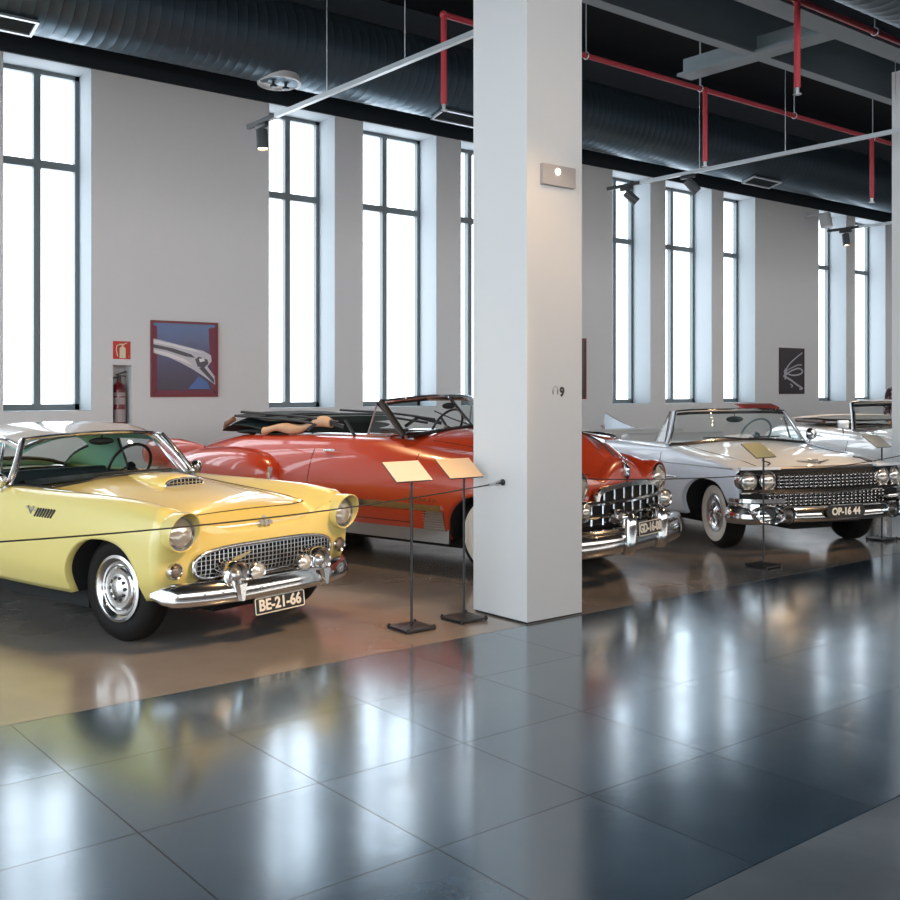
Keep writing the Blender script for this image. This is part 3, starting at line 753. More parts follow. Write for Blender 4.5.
MB().tube(spline([V((-.02, -.02, .58)), V((-.085, -.03, .56)), V((-.09, -.04, .42)), V((-.085, -.03, .2)), V((-.08, -.02, .10))], 6), .011, 8).build('hose', blackm, t)
struct(MB().bx(NX0 - .002, NX1 + .002, WY + .02, WY + .235, NZ0 - .003, NZ0).build('niche_shelf', wall_m, smooth=False))
t = tag(MB().bx(6.17, 6.31, WY - .012, WY, 1.72, 1.845).build('switch_plate', wall_m, bevel=.004), 'small pale blank wall plate between the poster and the window', 'wall plate')
t = empty('wall_projector', (18.95, WY, 5.04)); tag(t, 'white cylindrical wall fixture on a bracket high beside the far windows', 'fixture')
MB().lathe([(0, -.12), (.11, -.12), (.12, -.10), (.12, .14), (.11, .16), (.08, .165), (0, .15)], (.12, -.35, -.05), (0, -.2, -1), 28).build('fixture_body', white_pl, t)
MB().cyl((0, 0, .05), (.0, -.36, .05), .02, n=10).cyl((0, -.36, .05), (.1, -.36, .02), .02, n=10).box((0, -.01, .05), (.14, .02, .14)).build('bracket', white_pl, t)

# ================================================================== on the near column
cx, cyy = 4.70, 5.045
t = empty('emergency_light', (cx + .275, cyy + .004, 3.0)); tag(t, 'small rectangular emergency light high on the near column', 'emergency light')
MB().bx(-.155, .155, -.035, 0, -.075, .065).build('light_body', mat('fixture_grey', (.42, .38, .36), .35), t, bevel=.006)
MB().lathe([(.022, 0), (.018, .008), (0, .01)], (-.02, -.036, .02), (0, -1, 0), 16).build('light_emitter', led_e, t)
t = text_mesh('audio_number', '9', .085, plate_m, None, (cx + .325, cyy, 1.535), (1, 0, 0), (0, 0, 1), .002, .004); tag(t, 'black audio guide number 9 on the near column', 'number')
h = MB(); o = V((cx + .262, cyy - .0005, 1.548))
h.tube([o + V((.022 * math.cos(a), 0, .026 * math.sin(a))) for a in [PI * k / 12 for k in range(13)]], .002, 6)
h.bx(o.x - .027, o.x - .016, o.y - .001, o.y + .002, o.z - .028, o.z + .002); h.bx(o.x + .016, o.x + .027, o.y - .001, o.y + .002, o.z - .028, o.z + .002)
tag(h.build('headphones_icon', mat('grey_ink', (.22, .21, .20), .5)), 'small grey headphones symbol beside the number 9 on the column', 'symbol')

# ================================================================== barrier cables
def cable(p0, p1, sag, lab):
    p0 = V(p0); p1 = V(p1)
    t = empty('barrier_cable', p1); tag(t, lab, 'cable', 'black cables strung between the columns')
    pts = [p0.lerp(p1, k / 40) + V((0, 0, -sag * 4 * (k / 40) * (1 - k / 40))) - p1 for k in range(41)]
    MB().tube(pts, .0045, 8).build('cord', cable_m, t)
    d = (pts[-1] - pts[-2]).normalized()
    MB().cyl(-d * .13, -d * .075, .011, n=10).tube(circ(-d * .05, d, (0, 0, 1), .028, 20, .014), .005, 6, closed=True).build('cable_shackle', chrome_soft, t)
    MB().lathe([(.022, 0), (.022, .010), (.012, .014), (.009, .03), (0, .03)], (0, 0, 0), tuple(-d), 16).build('wall_anchor', blackm, t)
cable((-.50, 5.28, .925), (4.70, 5.28, .925), .115, 'black barrier cable sagging past the yellow car to the near column')
cable((10.41, 5.28, .925), (5.22, 5.28, .925), .10, 'black barrier cable passing before the orange and white cars to the near column')

# ================================================================== label stands
def stand(X, Y, cm, lab, rz=0.0):
    t = empty('label_stand', (X, Y, 0), rz); tag(t, lab, 'label stand', 'thin black label stands before the cars')
    MB().bx(-.115, .115, -.115, .115, .008, .022).build('base_plate', blackm, t, bevel=.003)
    for a in (-1, 1):
        for c in (-1, 1): MB().cyl((a * .105, c * .105, 0), (a * .105, c * .105, .034), .009, n=10).build('base_foot', blackm, t)
    MB().cyl((0, 0, .02), (0, 0, .975), .0085, n=10).build('pole', blackm, t)
    rot = Matrix.Rotation(math.radians(36), 3, 'X')
    c = V((.01, .06, 1.015))
    MB().box(c, (.29, .20, .006), rot).build('card_holder', blackm, t, smooth=False)
    cd = MB().box(c + rot @ V((0, 0, .006)), (.288, .198, .005), rot).build('label_card', cm, t, smooth=False)
stand(4.03, 5.42, cream, 'label stand with a cream card, left of the pair before the orange convertible')
stand(4.47, 5.42, cream_lit, 'label stand with an orange-lit card, right beside the near column')
stand(7.86, 5.40, green_card, 'label stand with an olive card before the white finned car headlights')
stand(10.22, 5.60, cream, 'label stand with a cream card at the far column on the right edge')
# ================================================================== the yellow coupe
def car_bird():
    psi = math.radians(13.46)
    root = empty('vintage_car', (3.117, 6.463, 0), psi)
    tag(root, 'pale yellow two-seat coupe with hard roof, plate BE-21-66, nearest the camera', 'car', 'vintage cars on display')
    st = [
        (-.50, [(0, .700), (.25, .702), (.42, .715), (.53, .752), (.66, .850), (.755, .842), (.812, .72), (.818, .57), (.80, .41), (.73, .30)]),
        (-.30, [(0, .805), (.25, .800), (.42, .790), (.54, .795), (.665, .872), (.762, .858), (.822, .73), (.832, .58), (.82, .41), (.76, .285)]),
        (.0, [(0, .865), (.25, .855), (.43, .835), (.55, .825), (.675, .885), (.772, .868), (.832, .745), (.842, .59), (.832, .41), (.775, .27)]),
        (.4, [(0, .910), (.26, .902), (.45, .872), (.57, .852), (.69, .892), (.785, .872), (.838, .75), (.850, .59), (.84, .41), (.78, .262)]),
        (.8, [(0, .945), (.27, .935), (.47, .905), (.60, .876), (.70, .895), (.79, .875), (.842, .76), (.855, .59), (.845, .41), (.785, .26)]),
        (1.165, [(0, .945), (.28, .938), (.48, .912), (.64, .890), (.72, .900), (.80, .877), (.845, .76), (.857, .59), (.845, .41), (.785, .26)]),
        (2.3, [(0, .93), (.28, .925), (.48, .905), (.64, .890), (.72, .900), (.80, .877), (.845, .76), (.855, .59), (.845, .41), (.785, .26)]),
        (3.0, [(0, .895), (.28, .89), (.48, .88), (.61, .878), (.71, .905), (.79, .877), (.84, .75), (.845, .58), (.83, .41), (.77, .27)]),
        (3.5, [(0, .81), (.28, .81), (.46, .815), (.57, .83), (.69, .880), (.77, .85), (.81, .72), (.81, .57), (.79, .43), (.72, .33)])]
    def fr(x, z): return .05 * (x / .8) ** 2 + .28 * max(0, z - .56) ** 1.5 + .30 * max(0, .46 - z) - .085 * math.exp(-((x - .70) / .13) ** 2 - ((z - .745) / .125) ** 2)
    def bk(x, z): return .05 * (x / .8) ** 2 + .15 * max(0, z - .5)
    yc0, yc1 = 1.12, 2.2
    B = Body(st, 5, [(-.01, .405, .29, .352), (2.42, .38, .27, .31)], (fr, .45), (bk, .5))
    NS = 5
    def assign(i, j, x, y, z, sd):
        if yc0 < y < yc1 and j < 3 * NS: return None
        if j < 3 * NS and -.37 < y < .98: return 'hood'
        if yc0 + .1 < y < yc1 and 5 * NS <= j: return 'door:%d' % sd
        if yc0 + .1 < y < yc1 and j >= 4 * NS and z > .6: return 'door:%d' % sd
        if j < 3 * NS and 2.75 < y < 3.5: return 'trunk_lid'
        return 'body'
    P = B.make(assign, yellow, root, extra=(yc0, yc0 + .1, yc1, .98, 2.75, -.499, -.37), r=.06)
    body = P['body']
    # shut lines: hood, doors, trunk
    hood = P['hood']
    for sd in (-1, 1):
        xe = [B.fx[3](y) for y in (-.37, -.2, .1, .4, .7, .98)]
        seam(hood, [B.top(y, sd * x, .001) for y, x in zip((-.37, -.2, .1, .4, .7, .98), xe)])
        for yy in (yc0 + .1, yc1):
            seam(P['door:%d' % sd], [V((sd * p.x, p.y, p.z)) for p in [B.side(yy, z, .001) for z in (.86, .8, .7, .6, .5, .4, .32)]])
    seam(hood, [B.top(-.37, x, .001) for x in [-.53 + .106 * k for k in range(11)]])
    seam(P['trunk_lid'], [B.top(2.75, x, .001) for x in [-.6 + .12 * k for k in range(11)]])
    # hood scoop with chrome mouth
    s = MB(); R = []
    for y, w, h in ((.265, .165, .045), (.30, .175, .062), (.45, .17, .058), (.65, .14, .03), (.85, .08, .002)):
        zt = B.top(y, 0).z
        R.append([V((w * math.cos(PI * k / 16), y, zt - .012 + (h + .012) * math.sin(PI * k / 16) ** .6)) for k in range(17)])
    s.grid(R); sc = s.build('hood_scoop', yellow, hood)
    mth = MB(); zt = B.top(.262, 0).z
    arc = [V((.16 * math.cos(PI * k / 16), .26, zt + .050 * math.sin(PI * k / 16) ** .6)) for k in range(17)]
    mth.tube(arc + [V((-.16, .26, zt)), V((.16, .26, zt))], .007, 6)
    for k in range(-4, 5): mth.cyl((k * .032, .262, zt - .01), (k * .032, .262, zt + .042), .003, n=6)
    mth.cyl((-.15, .262, zt + .02), (.15, .262, zt + .02), .003, n=6)
    mth.build('scoop_grille', chrome, sc)
    MB().prism([(p.x, p.z - zt) for p in arc], (0, .275, zt), (1, 0, 0), (0, 0, 1), (0, .006, 0)).build('scoop_mouth', blackm, sc)
    # headlights in body coloured brows
    for sd in (-1, 1):
        c = V((sd * .685, -.578, .712)); n = 40; R = []
        for dy0, dy1, rr in ((.42, .42, .05), (.22, .22, .085), (.10, .09, .108), (.0, -.055, .114), (-.012, -.078, .112), (-.010, -.076, .106), (.02, -.02, .100), (.03, .02, .096)):
            ring = []
            for k in range(n):
                a = 2 * PI * k / n; t = (math.sin(a) + 1) / 2
                off = lerp(dy0, dy1, t ** 1.3)
                ring.append(c + V((rr * math.cos(a) * .98, off, rr * math.sin(a) * (1.10 if math.sin(a) > 0 else 1.0))))
            R.append(ring)
        br = MB().rings(R, cap=False).build('headlight_brow', yellow, root)
        headlight(root, c + V((0, .006, -.004)), .092, (sd * .04, -1, .03))
        # parking lights
        p = V((sd * .69, -.535, .482))
        L = MB().lathe([(.050, .03), (.050, -.008), (.045, -.014), (.040, -.010), (.038, .002)], p, (sd * .10, 1, 0), 32).build('parking_light', chrome, root)
        MB().ell(p + V((0, -.002, 0)), (.038, .018, .038), 24, 12).build('lens', mat('dim_lens', (.22, .17, .13), .2, .4, coat=1), L)
    # grille
    def gout(a, w, zc, h):
        ca, sa = math.cos(a), math.sin(a); e = 2 / 3.6
        return (w * math.copysign(abs(ca) ** e, ca) * (1 - .07 * max(0, sa)), zc + h * math.copysign(abs(sa) ** e, sa))
    gz, gh, gw = .495, .098, .575
    gy = lambda x, z: -.575 + fr(x, z)
    o = [gout(2 * PI * k / 72, gw, gz, gh) for k in range(72)]
    sur = MB().tube([V((x, gy(x, z) - .008, z)) for x, z in o], .013, 10, closed=True).build('grille_surround', chrome, root)
    g = MB(); g.rings([[V((x, gy(x, z) + .004, z)) for x, z in o], [V((x * .97, gy(x, z) + .0, z)) for x, z in o]])
    g.build('grille_recess', black_dull, sur)
    b = MB()
    def half(x):
        return gh * (1 - min(1, abs(x) / (gw * .99)) ** 3.6) ** (1 / 3.6)
    for k in range(-17, 18):
        x = k * .0325; hh = half(x)
        if hh > .02: b.tube([V((x, gy(x, gz + t) - .008, gz + t)) for t in (-hh, -hh / 2, 0, hh / 2, hh)], .0028, 6)
    for k in range(-3, 4):
        z = gz + k * .0275; hw = gw * (1 - min(1, abs(z - gz) / gh) ** 3.6) ** (1 / 3.6) * .97
        b.tube([V((hw * t, gy(hw * t, z) - .008, z)) for t in [-1 + .1 * q for q in range(21)]], .0028, 6)
    b.build('grille_mesh', chrome_soft, sur)
    # bumper
    bp = []
    for t in [-1 + k / 20 for k in range(41)]:
        x = .775 * math.copysign(abs(t) ** .85, t); y = -.70 + .20 * abs(t) ** 2.6 + .13 * max(0, abs(t) - .92) * 10 * .8
        bp.append(V((x, y, .342)))
    sec = [(-.03, -.060), (.020, -.068), (.036, -.058), (.040, -.030), (.034, .010), (.022, .045), (.006, .066), (-.012, .070), (-.04, .058)]
    bm_ = MB().sweep(bp, [(a, c) for a, c in sec], scale=[1.02 - .75 * (max(0, abs(k / 20 - 1) - .86) / .14) ** 3 for k in range(41)]).build('bumper', chrome, root, sharp=50)
    for x in (-.70, -.58, -.47, -.2, .2, .47, .58, .70):
        i = min(range(41), key=lambda k: abs(bp[k].x - x)); MB().ell(bp[i] + V((0, -.036, .0)), (.010, .008, .010), 12, 8).build('bumper_bolt', chrome_soft, bm_)
    for sd in (-1, 1):
        x = sd * .355
        G = MB(); c = V((x, -.615, .432))
        G.lathe([(.030, .13), (.066, .10), (.082, .04), (.088, -.03), (.087, -.085), (.080, -.094), (.068, -.088), (.060, -.05)], c, (0, 1, 0), 40)
        G.cyl((x, -.70, .33), (x, -.675, .39), .035, .05, n=16)
        go = G.build('bumper_guard', chrome, bm_, bevel=0)
        MB().lathe([(.058, -.055), (.04, -.07), (.032, -.088), (.018, -.098), (0, -.1)], c, (0, 1, 0), 32).build('guard_bullet', chrome_soft, go)
        k = MB(); k.rings([[V((x + a * w_, -.745 - c_, z)) for a, c_ in ((-1, -.02), (-.6, .006), (.6, .006), (1, -.02))] for z, w_ in ((.285, .018), (.31, .024), (.35, .036), (.385, .05))]); k.build('guard_foot', chrome, go)
        f = V((x - sd * .155, -.695, .432))
        F = MB().lathe([(.03, .06), (.055, .035), (.062, 0), (.062, -.014), (.056, -.018), (.052, -.01)], f, (0, 1, 0), 36).build('fog_lamp', chrome, bm_)
        MB().lathe([(.056, -.010), (.03, -.020), (0, -.024)], f, (0, 1, 0), 30).build('lens', lamp_clear, F)
        MB().cyl(f + V((0, .03, -.04)), f + V((0, .03, -.11)), .012, n=10).build('lamp_stem', chrome, F)
    plate(root, 'BE-21-66', (-.035, -.725, .222), .425, .104, (1, 0, 0), (0, .12, 1), .096, sx=1.0, bold=.0026)
    # crest on the nose
    cr = MB(); z0 = .712; y0 = -.556 + fr(0, z0)
    for px, pz in ((-.035, -.012), (.035, -.012), (0, .022), (0, -.014)):
        cr.prism([(px + .016 * math.cos(2 * PI * k / 6), pz + .016 * math.sin(2 * PI * k / 6)) for k in range(6)], (0, y0 - .004, z0), (1, 0, 0), (0, .5, .9), (0, -.012, .004))
    cr.box((0, y0 - .004, z0 + .004), (.10, .008, .008)); cr.build('nose_emblem', chrome_soft, root)
    # fender louvres and script
    for sd in (-1, 1):
        lv = MB()
        for k in range(7):
            y = .50 + k * .030
            p = B.side(y, .775, .002); p2 = B.side(y - .030, .735, .002)
            lv.tube([V((sd * p2.x, y + .035, .732)), V((sd * p.x, y, .785))], .0075, 6)
        lv.build('fender_louvre', blackm, body)
        sc2 = MB(); p = B.side(.78, .765, .003); sx = sd * p.x
        sc2.tube([V((sx, .80, .795)), V((sx, .765, .745)), V((sx, .735, .795))], .005, 6)
        sc2.tube([V((sx, .825, .785)), V((sx, .70, .765))], .004, 6); sc2.build('fender_script', chrome_soft, body)
    # windshield
    ts = [-1 + k / 12 for k in range(25)]
    base = [V((.765 * math.copysign(abs(t) ** .8, t), .80 + .365 * abs(t) ** 3.2, 0)) for t in ts]
    for p in base: p.z = B.top(p.y, p.x).z + .004 if abs(p.x) < .76 else .898
    top = [V((.575 * math.copysign(abs(t) ** .85, t), 1.17 + .15 * abs(t) ** 3, 1.232 - .03 * abs(t) ** 3)) for t in ts]
    g, rows = screen(root, base, top, chrome, fr=.013, bow=.02)
    MB().tube([p + V((0, -.012, -.004)) for p in base], .011, 8).build('windshield_gasket', blackm, g)
    for sd in (-1, 1):
        MB().tube([V((sd * .03 + sd * .30, .84, .965)), V((sd * .15, .80, .972)), V((sd * .02, .775, .975))], .005, 6).build('wiper', blackm, root)
        MB().sweep([r[0 if sd < 0 else -1] + V((sd * .012, -.004, 0)) for r in rows], [(-.014, -.022), (.014, -.022), (.014, .022), (-.014, .022)], (0, 1, 0)).build('windshield_pillar', chrome, root, bevel=.004)
    # hard roof: rows along y, half section keys
    rst = [(1.17, .575, 1.245), (1.30, .60, 1.275), (1.55, .625, 1.305), (1.85, .63, 1.305), (2.1, .625, 1.285), (2.35, .61, 1.235), (2.55, .60, 1.155), (2.70, .59, 1.03), (2.78, .585, .93), (2.82, .58, .895)]
    fw = pch([a[0] for a in rst], [a[1] for a in rst]); fz = pch([a[0] for a in rst], [a[2] for a in rst])
    ysr = [1.17, 1.22, 1.27, 1.32, 1.36, 1.42, 1.5, 1.6, 1.7, 1.8, 1.9, 1.98, 2.04, 2.1, 2.2, 2.3, 2.36, 2.42, 2.5, 2.58, 2.64, 2.70, 2.74, 2.78, 2.82]
    def rrow(y, off=0.0):
        w = fw(y) - off; zt = fz(y) - off; zb = .895; dz = zt - zb
        side = w + (.775 - w) * 1.0
        ks = [(0, zt), (w * .35, zt - .004), (w * .65, zt - .02), (w * .86, zt - .055 if dz > .1 else zt - dz * .5), (w * 1.0, zt - min(.10, dz * .8)), (lerp(w, .76, .45) - off * .0, zb + max(0, dz - .10) * .55), (lerp(w, .76, .92), zb)]
        if dz < .02: ks = [(a, zb) for a, _ in ks]
        pts = spline([V((-ks[1][0], ks[1][1], 0))] + [V((a, b, 0)) for a, b in ks], 4)[4:]
        dy = .15 * min(1, 1) 
        return [V((p.x, y + (.15 * (min(1, p.x / .575)) ** 3) * sm(1 - (y - 1.17) / .35) , p.y)) for p in pts]
    for nm, off, mm in (('hardtop', 0, roof_m), ('headliner', .025, liner_m)):
        rows2 = [rrow(y, off) for y in ysr]
        mb = MB(); N2 = len(rows2[0]); full = [[V((-p.x, p.y, p.z)) for p in reversed(r[1:])] + r for r in rows2]
        L = len(full[0]); vs = [tuple(p) for r in full for p in r]; fs = []
        for i in range(len(full) - 1):
            ym = (ysr[i] + ysr[i + 1]) / 2
            for j in range(L - 1):
                jj = abs(j + .5 - (N2 - 1))
                if ym < 1.98 and jj > 16.5: continue             # side window opening
                if 2.36 < ym < 2.74 and jj < 18: continue          # back window
                fs.append((i * L + j, i * L + j + 1, (i + 1) * L + j + 1, (i + 1) * L + j))
        mb.add(vs, fs)
        h = mb.build(nm, mm, root if nm == 'hardtop' else HT, sharp=80)
        if nm == 'hardtop':
            HT = h
            # chrome drip rail and opening trims
            for sd in (-1, 1):
                MB().tube([V((sd * abs(r[16].x), r[16].y, r[16].z - .002)) for r in rows2[:12]], .011, 8).build('drip_rail', chrome, h)
                i1 = ysr.index(1.98)
                MB().tube([V((sd * p.x, p.y, p.z)) for p in rows2[i1][16:]], .010, 8).build('window_trim', blackm, h)
            MB().tube([V((p.x, p.y - .004, p.z - .006)) for p in full[0]][8:-8], .014, 8).build('header_trim', chrome, h)
            ia, ib = ysr.index(2.36), ysr.index(2.74); c0, c1 = N2 - 1 - 18, N2 - 1 + 18
            loop = [full[ia][c] for c in range(c0, c1 + 1)] + [full[i][c1] for i in range(ia, ib + 1)] + [full[ib][c] for c in range(c1, c0 - 1, -1)] + [full[i][c0] for i in range(ib, ia - 1, -1)]
            MB().tube(loop, .016, 8).build('window_trim', blackm, h)
            MB().grid([[full[i][c] for c in range(c0, c1 + 1)] for i in range(ia, ib + 1)]).build('rear_window', clear, h)
    # side glass
    for sd in (-1, 1):
        rr_ = [rrow(y) for y in (1.40, 1.55, 1.7, 1.85, 1.98)]
        MB().grid([[V((sd * (p.x - .012), p.y, p.z)) for p in r[16:]] for r in rr_]).build('side_window', clear, root)
        MB().tube([V((sd * .745, 1.28, .905)), V((sd * .70, 1.40, 1.03)), V((sd * .635, 1.47, 1.17))], .009, 8).build('vent_window_post', chrome, root)
        # mirror
        M = MB(); c = V((sd * .80, 1.18, .925)); M.cyl((sd * .82, 1.185, .86), c + V((sd * .02, 0, 0)), .012, n=10)
        M.lathe([(.0, -.045), (.035, -.038), (.052, -.01), (.054, .012), (.050, .016)], c + V((sd * .03, 0, .01)), (0, 1, 0), 28)
        mo = M.build('side_mirror', chrome, root)
        MB().lathe([(.049, .014), (0, .015)], c + V((sd * .03, 0, .01)), (0, 1, 0), 28).build('mirror_glass', clear, mo)
        MB().sweep([B.side(y, .60, .004) for y in ()] or [V((sd * .845, 1.25, .868)), V((sd * .850, 2.2, .868))], [(-.006, -.006), (.006, -.006), (.006, .006), (-.006, .006)]).build('door_cap', chrome, P['door:%d' % sd])
        h = B.side(2.05, .80, .018); hd = MB(); hd.tube([V((sd * (h.x - .02), 1.98, .80)), V((sd * (h.x + .012), 2.0, .80)), V((sd * (h.x + .012), 2.10, .80)), V((sd * (h.x - .02), 2.12, .80))], .009, 8); hd.build('door_handle', chrome, P['door:%d' % sd])
    # cabin
    t = MB(); t.bx(-.66, .66, 1.12, 2.22, .28, .32); t.bx(-.66, -.62, 1.12, 2.22, .3, .885); t.bx(.62, .66, 1.12, 2.22, .3, .885); t.bx(-.66, .66, 2.18, 2.22, .3, .885)
    t.build('cabin_lining', dark_in, root)
    d = MB(); R = []
    for x in [-.70 + .1 * k for k in range(15)]:
        yb = .80 + .365 * min(1, abs(x) / .765) ** 4
        R.append([V((x, yb + .01, .945 - .05 * min(1, abs(x) / .7) ** 3)), V((x, 1.10, .955 - .03 * abs(x))), V((x, 1.16, .94 - .03 * abs(x))), V((x, 1.18, .90)), V((x, 1.16, .66))])
    d.grid(R); d.build('dashboard', dark_in, root, solid=0)
    cushion(root, 'seat', (0, 1.78, .47), (1.2, .55, .22), dark_in)
    cushion(root, 'seat_back', (0, 2.06, .68), (1.2, .16, .48), dark_in, rot=Matrix.Rotation(-.25, 3, 'X'))
    steering_wheel(root, (.33, 1.36, .965), .45, .185)
    MB().ell((.0, 1.24, 1.17), (.11, .012, .028), 20, 10).tube([(0, 1.25, 1.18), (0, 1.22, 1.235)], .006, 6).build('rear_view_mirror', blackm, root)
    # tail
    rb = [V((.80 * t, 3.60 - .16 * abs(t) ** 3, .40)) for t in [-1 + k / 10 for k in range(21)]]
    MB().sweep(rb, [(.02, -.055), (-.012, -.06), (-.036, -.045), (-.046, 0), (-.036, .045), (-.0, .058), (.02, .05)]).build('bumper', chrome, root, sharp=50)
    for sd in (-1, 1):
        MB().lathe([(.085, -.03), (.088, .01), (.07, .02), (.05, .04), (0, .045)], (sd * .69, 3.52, .70), (0, 1, 0), 28).build('tail_light', redlens, root)
    underbody(root, B, (0, 2.45), .32, .70, -.45, 3.4, .15, .45, .5)
    for sd in (-1, 1):
        wheel(root, sd * .652, -.02, .330, .165, sd, .200, cap='bird', steer=math.radians(3))
        wheel(root, sd * .652, 2.42, .330, .165, sd, .200, cap='bird')
    return root
# ================================================================== orange-red 1949 style convertible
def car_red():
    psi = math.radians(12.15)
    root = empty('vintage_car', (6.393, 6.571, 0), psi)
    tag(root, 'orange-red convertible with folded top and split windshield, behind the near column', 'car', 'vintage cars on display')
    st = [
        (-.70, [(0, .99), (.13, .975), (.24, .92), (.34, .84), (.46, .845), (.62, .915), (.77, .85), (.84, .70), (.83, .50), (.76, .40)]),
        (-.55, [(0, 1.115), (.16, 1.09), (.29, 1.0), (.39, .89), (.51, .90), (.66, .955), (.815, .88), (.88, .71), (.87, .5), (.80, .38)]),
        (-.3, [(0, 1.185), (.2, 1.155), (.35, 1.06), (.45, .95), (.56, .945), (.70, .985), (.85, .905), (.915, .72), (.905, .5), (.84, .34)]),
        (.2, [(0, 1.205), (.24, 1.18), (.43, 1.10), (.54, 1.03), (.63, 1.0), (.75, 1.005), (.88, .92), (.945, .72), (.94, .5), (.87, .30)]),
        (.87, [(0, 1.205), (.3, 1.19), (.52, 1.15), (.64, 1.11), (.72, 1.075), (.81, 1.03), (.90, .93), (.958, .72), (.955, .5), (.89, .28)]),
        (1.4, [(0, 1.17), (.3, 1.165), (.55, 1.15), (.68, 1.13), (.77, 1.10), (.84, 1.04), (.91, .93), (.965, .72), (.96, .5), (.89, .28)]),
        (3.1, [(0, 1.12), (.3, 1.12), (.55, 1.11), (.68, 1.10), (.76, 1.075), (.82, 1.02), (.89, .91), (.945, .72), (.94, .5), (.87, .28)]),
        (3.9, [(0, 1.06), (.3, 1.05), (.52, 1.02), (.63, .98), (.70, .95), (.76, .90), (.83, .82), (.88, .68), (.87, .5), (.82, .33)]),
        (4.45, [(0, .86), (.28, .85), (.48, .82), (.58, .79), (.64, .77), (.70, .74), (.76, .68), (.79, .60), (.78, .5), (.74, .38)])]
    def fr(x, z): return .10 * (x / .8) ** 2 + .25 * max(0, z - .75) ** 1.3 + .12 * max(0, .5 - z)
    def bk(x, z): return .10 * (x / .8) ** 2 + .4 * max(0, z - .55)
    c0, c1 = 1.14, 3.05
    B = Body(st, 5, [(.0, .42, .32, .37)], (fr, .5), (bk, .6))
    NS = 5
    def assign(i, j, x, y, z, sd):
        if c0 < y < c1 and j < 3 * NS: return None
        if j < 3 * NS and -.70 < y < .80: return 'hood'
        if .78 < y < 2.05 and j >= 4 * NS and z > .42: return 'door:%d' % sd
        if j < 3 * NS and 3.25 < y < 4.4: return 'trunk_lid'
        return 'body'
    P = B.make(assign, red, root, extra=(c0, .80, .78, c1, 2.05, 3.25, -.699), r=.07)
    body = P['body']; hood = P['hood']
    for sd in (-1, 1):
        D = P['door:%d' % sd]
        for yy in (.78, 2.05):
            seam(D, [V((sd * p.x, p.y, p.z)) for p in [B.side(yy, z, .001) for z in (1.0, .95, .85, .75, .65, .55, .46, .42)]])
        seam(D, [V((sd * p.x, p.y, p.z)) for p in [B.side(.78 + .127 * k, .42, .001) for k in range(11)]])
        seam(hood, [B.top(y, sd * B.fx[3](y), .001) for y in (-.66, -.5, -.3, 0, .3, .6, .80)])
        # door handle
        h = MB()
        def sp(y, z, o): p = B.side(y, z, o); return V((sd * p.x, p.y, p.z))
        h.tube([sp(1.90, 1.0, -.01), sp(1.89, .995, .03), sp(1.74, 1.0, .035)], .010, 8); h.build('door_handle', chrome, D)
        # chrome belt moulding round the cockpit and along the hood
        MB().tube([V((sd * B.fx[3](y), y, B.fz[3](y) + .006)) for y in [1.0 + .1 * k for k in range(22)]], .014, 8).build('belt_moulding', chrome, body)
        # side spear, gravel shield, rocker moulding
        MB().sweep([sp(y, .56, .004) for y in [.44 + .08 * k for k in range(25)]], [(-.012, -.026), (.010, -.020), (.016, 0), (.010, .020), (-.012, .026)]).build('side_spear', chrome, body)
        MB().sweep([sp(y, .325, .004) for y in [.40 + .1 * k for k in range(22)]], [(-.012, -.06), (.010, -.05), (.018, .0), (.010, .05), (-.012, .06)]).build('rocker_moulding', chrome_soft, body)
        gs = MB(); rows = []
        for k in range(9):
            t = k / 8; z = lerp(.37, .535, t); ye = lerp(.66, .60, t)
            rows.append([sp(lerp(.425, ye, q / 6), z, .010) for q in range(7)])
        gs.grid(rows)
        for k in range(7): z = .385 + k * .022; gs.tube([sp(lerp(.43, .64, q / 6), z, .012) for q in range(7)], .005, 6)
        gs.build('gravel_shield', chrome_soft, body)
        sc = MB()
        for k in range(7): sc.tube([sp(.50 + k * .055, .612, .006), sp(.515 + k * .055, .638, .006), sp(.535 + k * .055, .610, .006)], .004, 6)
        sc.build('fender_script', chrome, body)
        # rear fender pontoon
        f = MB(); R = []
        for y, w, zt, zl in ((2.44, .02, .72, .60), (2.46, .07, .80, .50), (2.52, .115, .87, .42), (2.65, .15, .93, .36), (2.9, .17, .975, .33), (3.2, .175, .985, .33), (3.6, .165, .965, .34), (4.0, .15, .915, .36), (4.4, .12, .83, .40), (4.65, .07, .73, .46), (4.70, .02, .66, .52)):
            xb = B.side(min(y, 4.4), .7).x - .10 - .10 * max(0, y - 4.3); zc = (zt + zl) / 2; hz = (zt - zl) / 2; ring = []
            for k in range(33):
                a = PI / 2 - PI * k / 32; ca, sa = math.cos(a), math.sin(a)
                ring.append(V((sd * (xb + (w + .10) * abs(ca) ** .62), y, zc + hz * math.copysign(abs(sa) ** .72, sa))))
            R.append(ring)
        f.grid(R); rf = f.build('rear_fender', red, root, sharp=70)
        MB().sweep([V((sd * (B.side(2.5, .7).x + .075), 2.492 - .02 * (t - .5) ** 2, .48 + .34 * t)) for t in [k / 8 for k in range(9)]], [(-.012, -.018), (.012, -.018), (.012, .018), (-.012, .018)], (0, -1, 0)).build('fender_scoop_trim', chrome, rf)
        tfin = MB(); R = []
        for y, rx, rz, zc in ((3.7, .02, .04, .93), (3.85, .05, .08, .92), (4.1, .085, .13, .90), (4.4, .095, .155, .88), (4.62, .085, .15, .865), (4.70, .06, .11, .85)):
            R.append([V((sd * .86 + rx * math.cos(a), y, zc + rz * math.sin(a))) for a in [2 * PI * k / 24 for k in range(24)]])
        tfin.rings(R).build('tail_fin', red, rf)
        tl_ = MB(); R = []
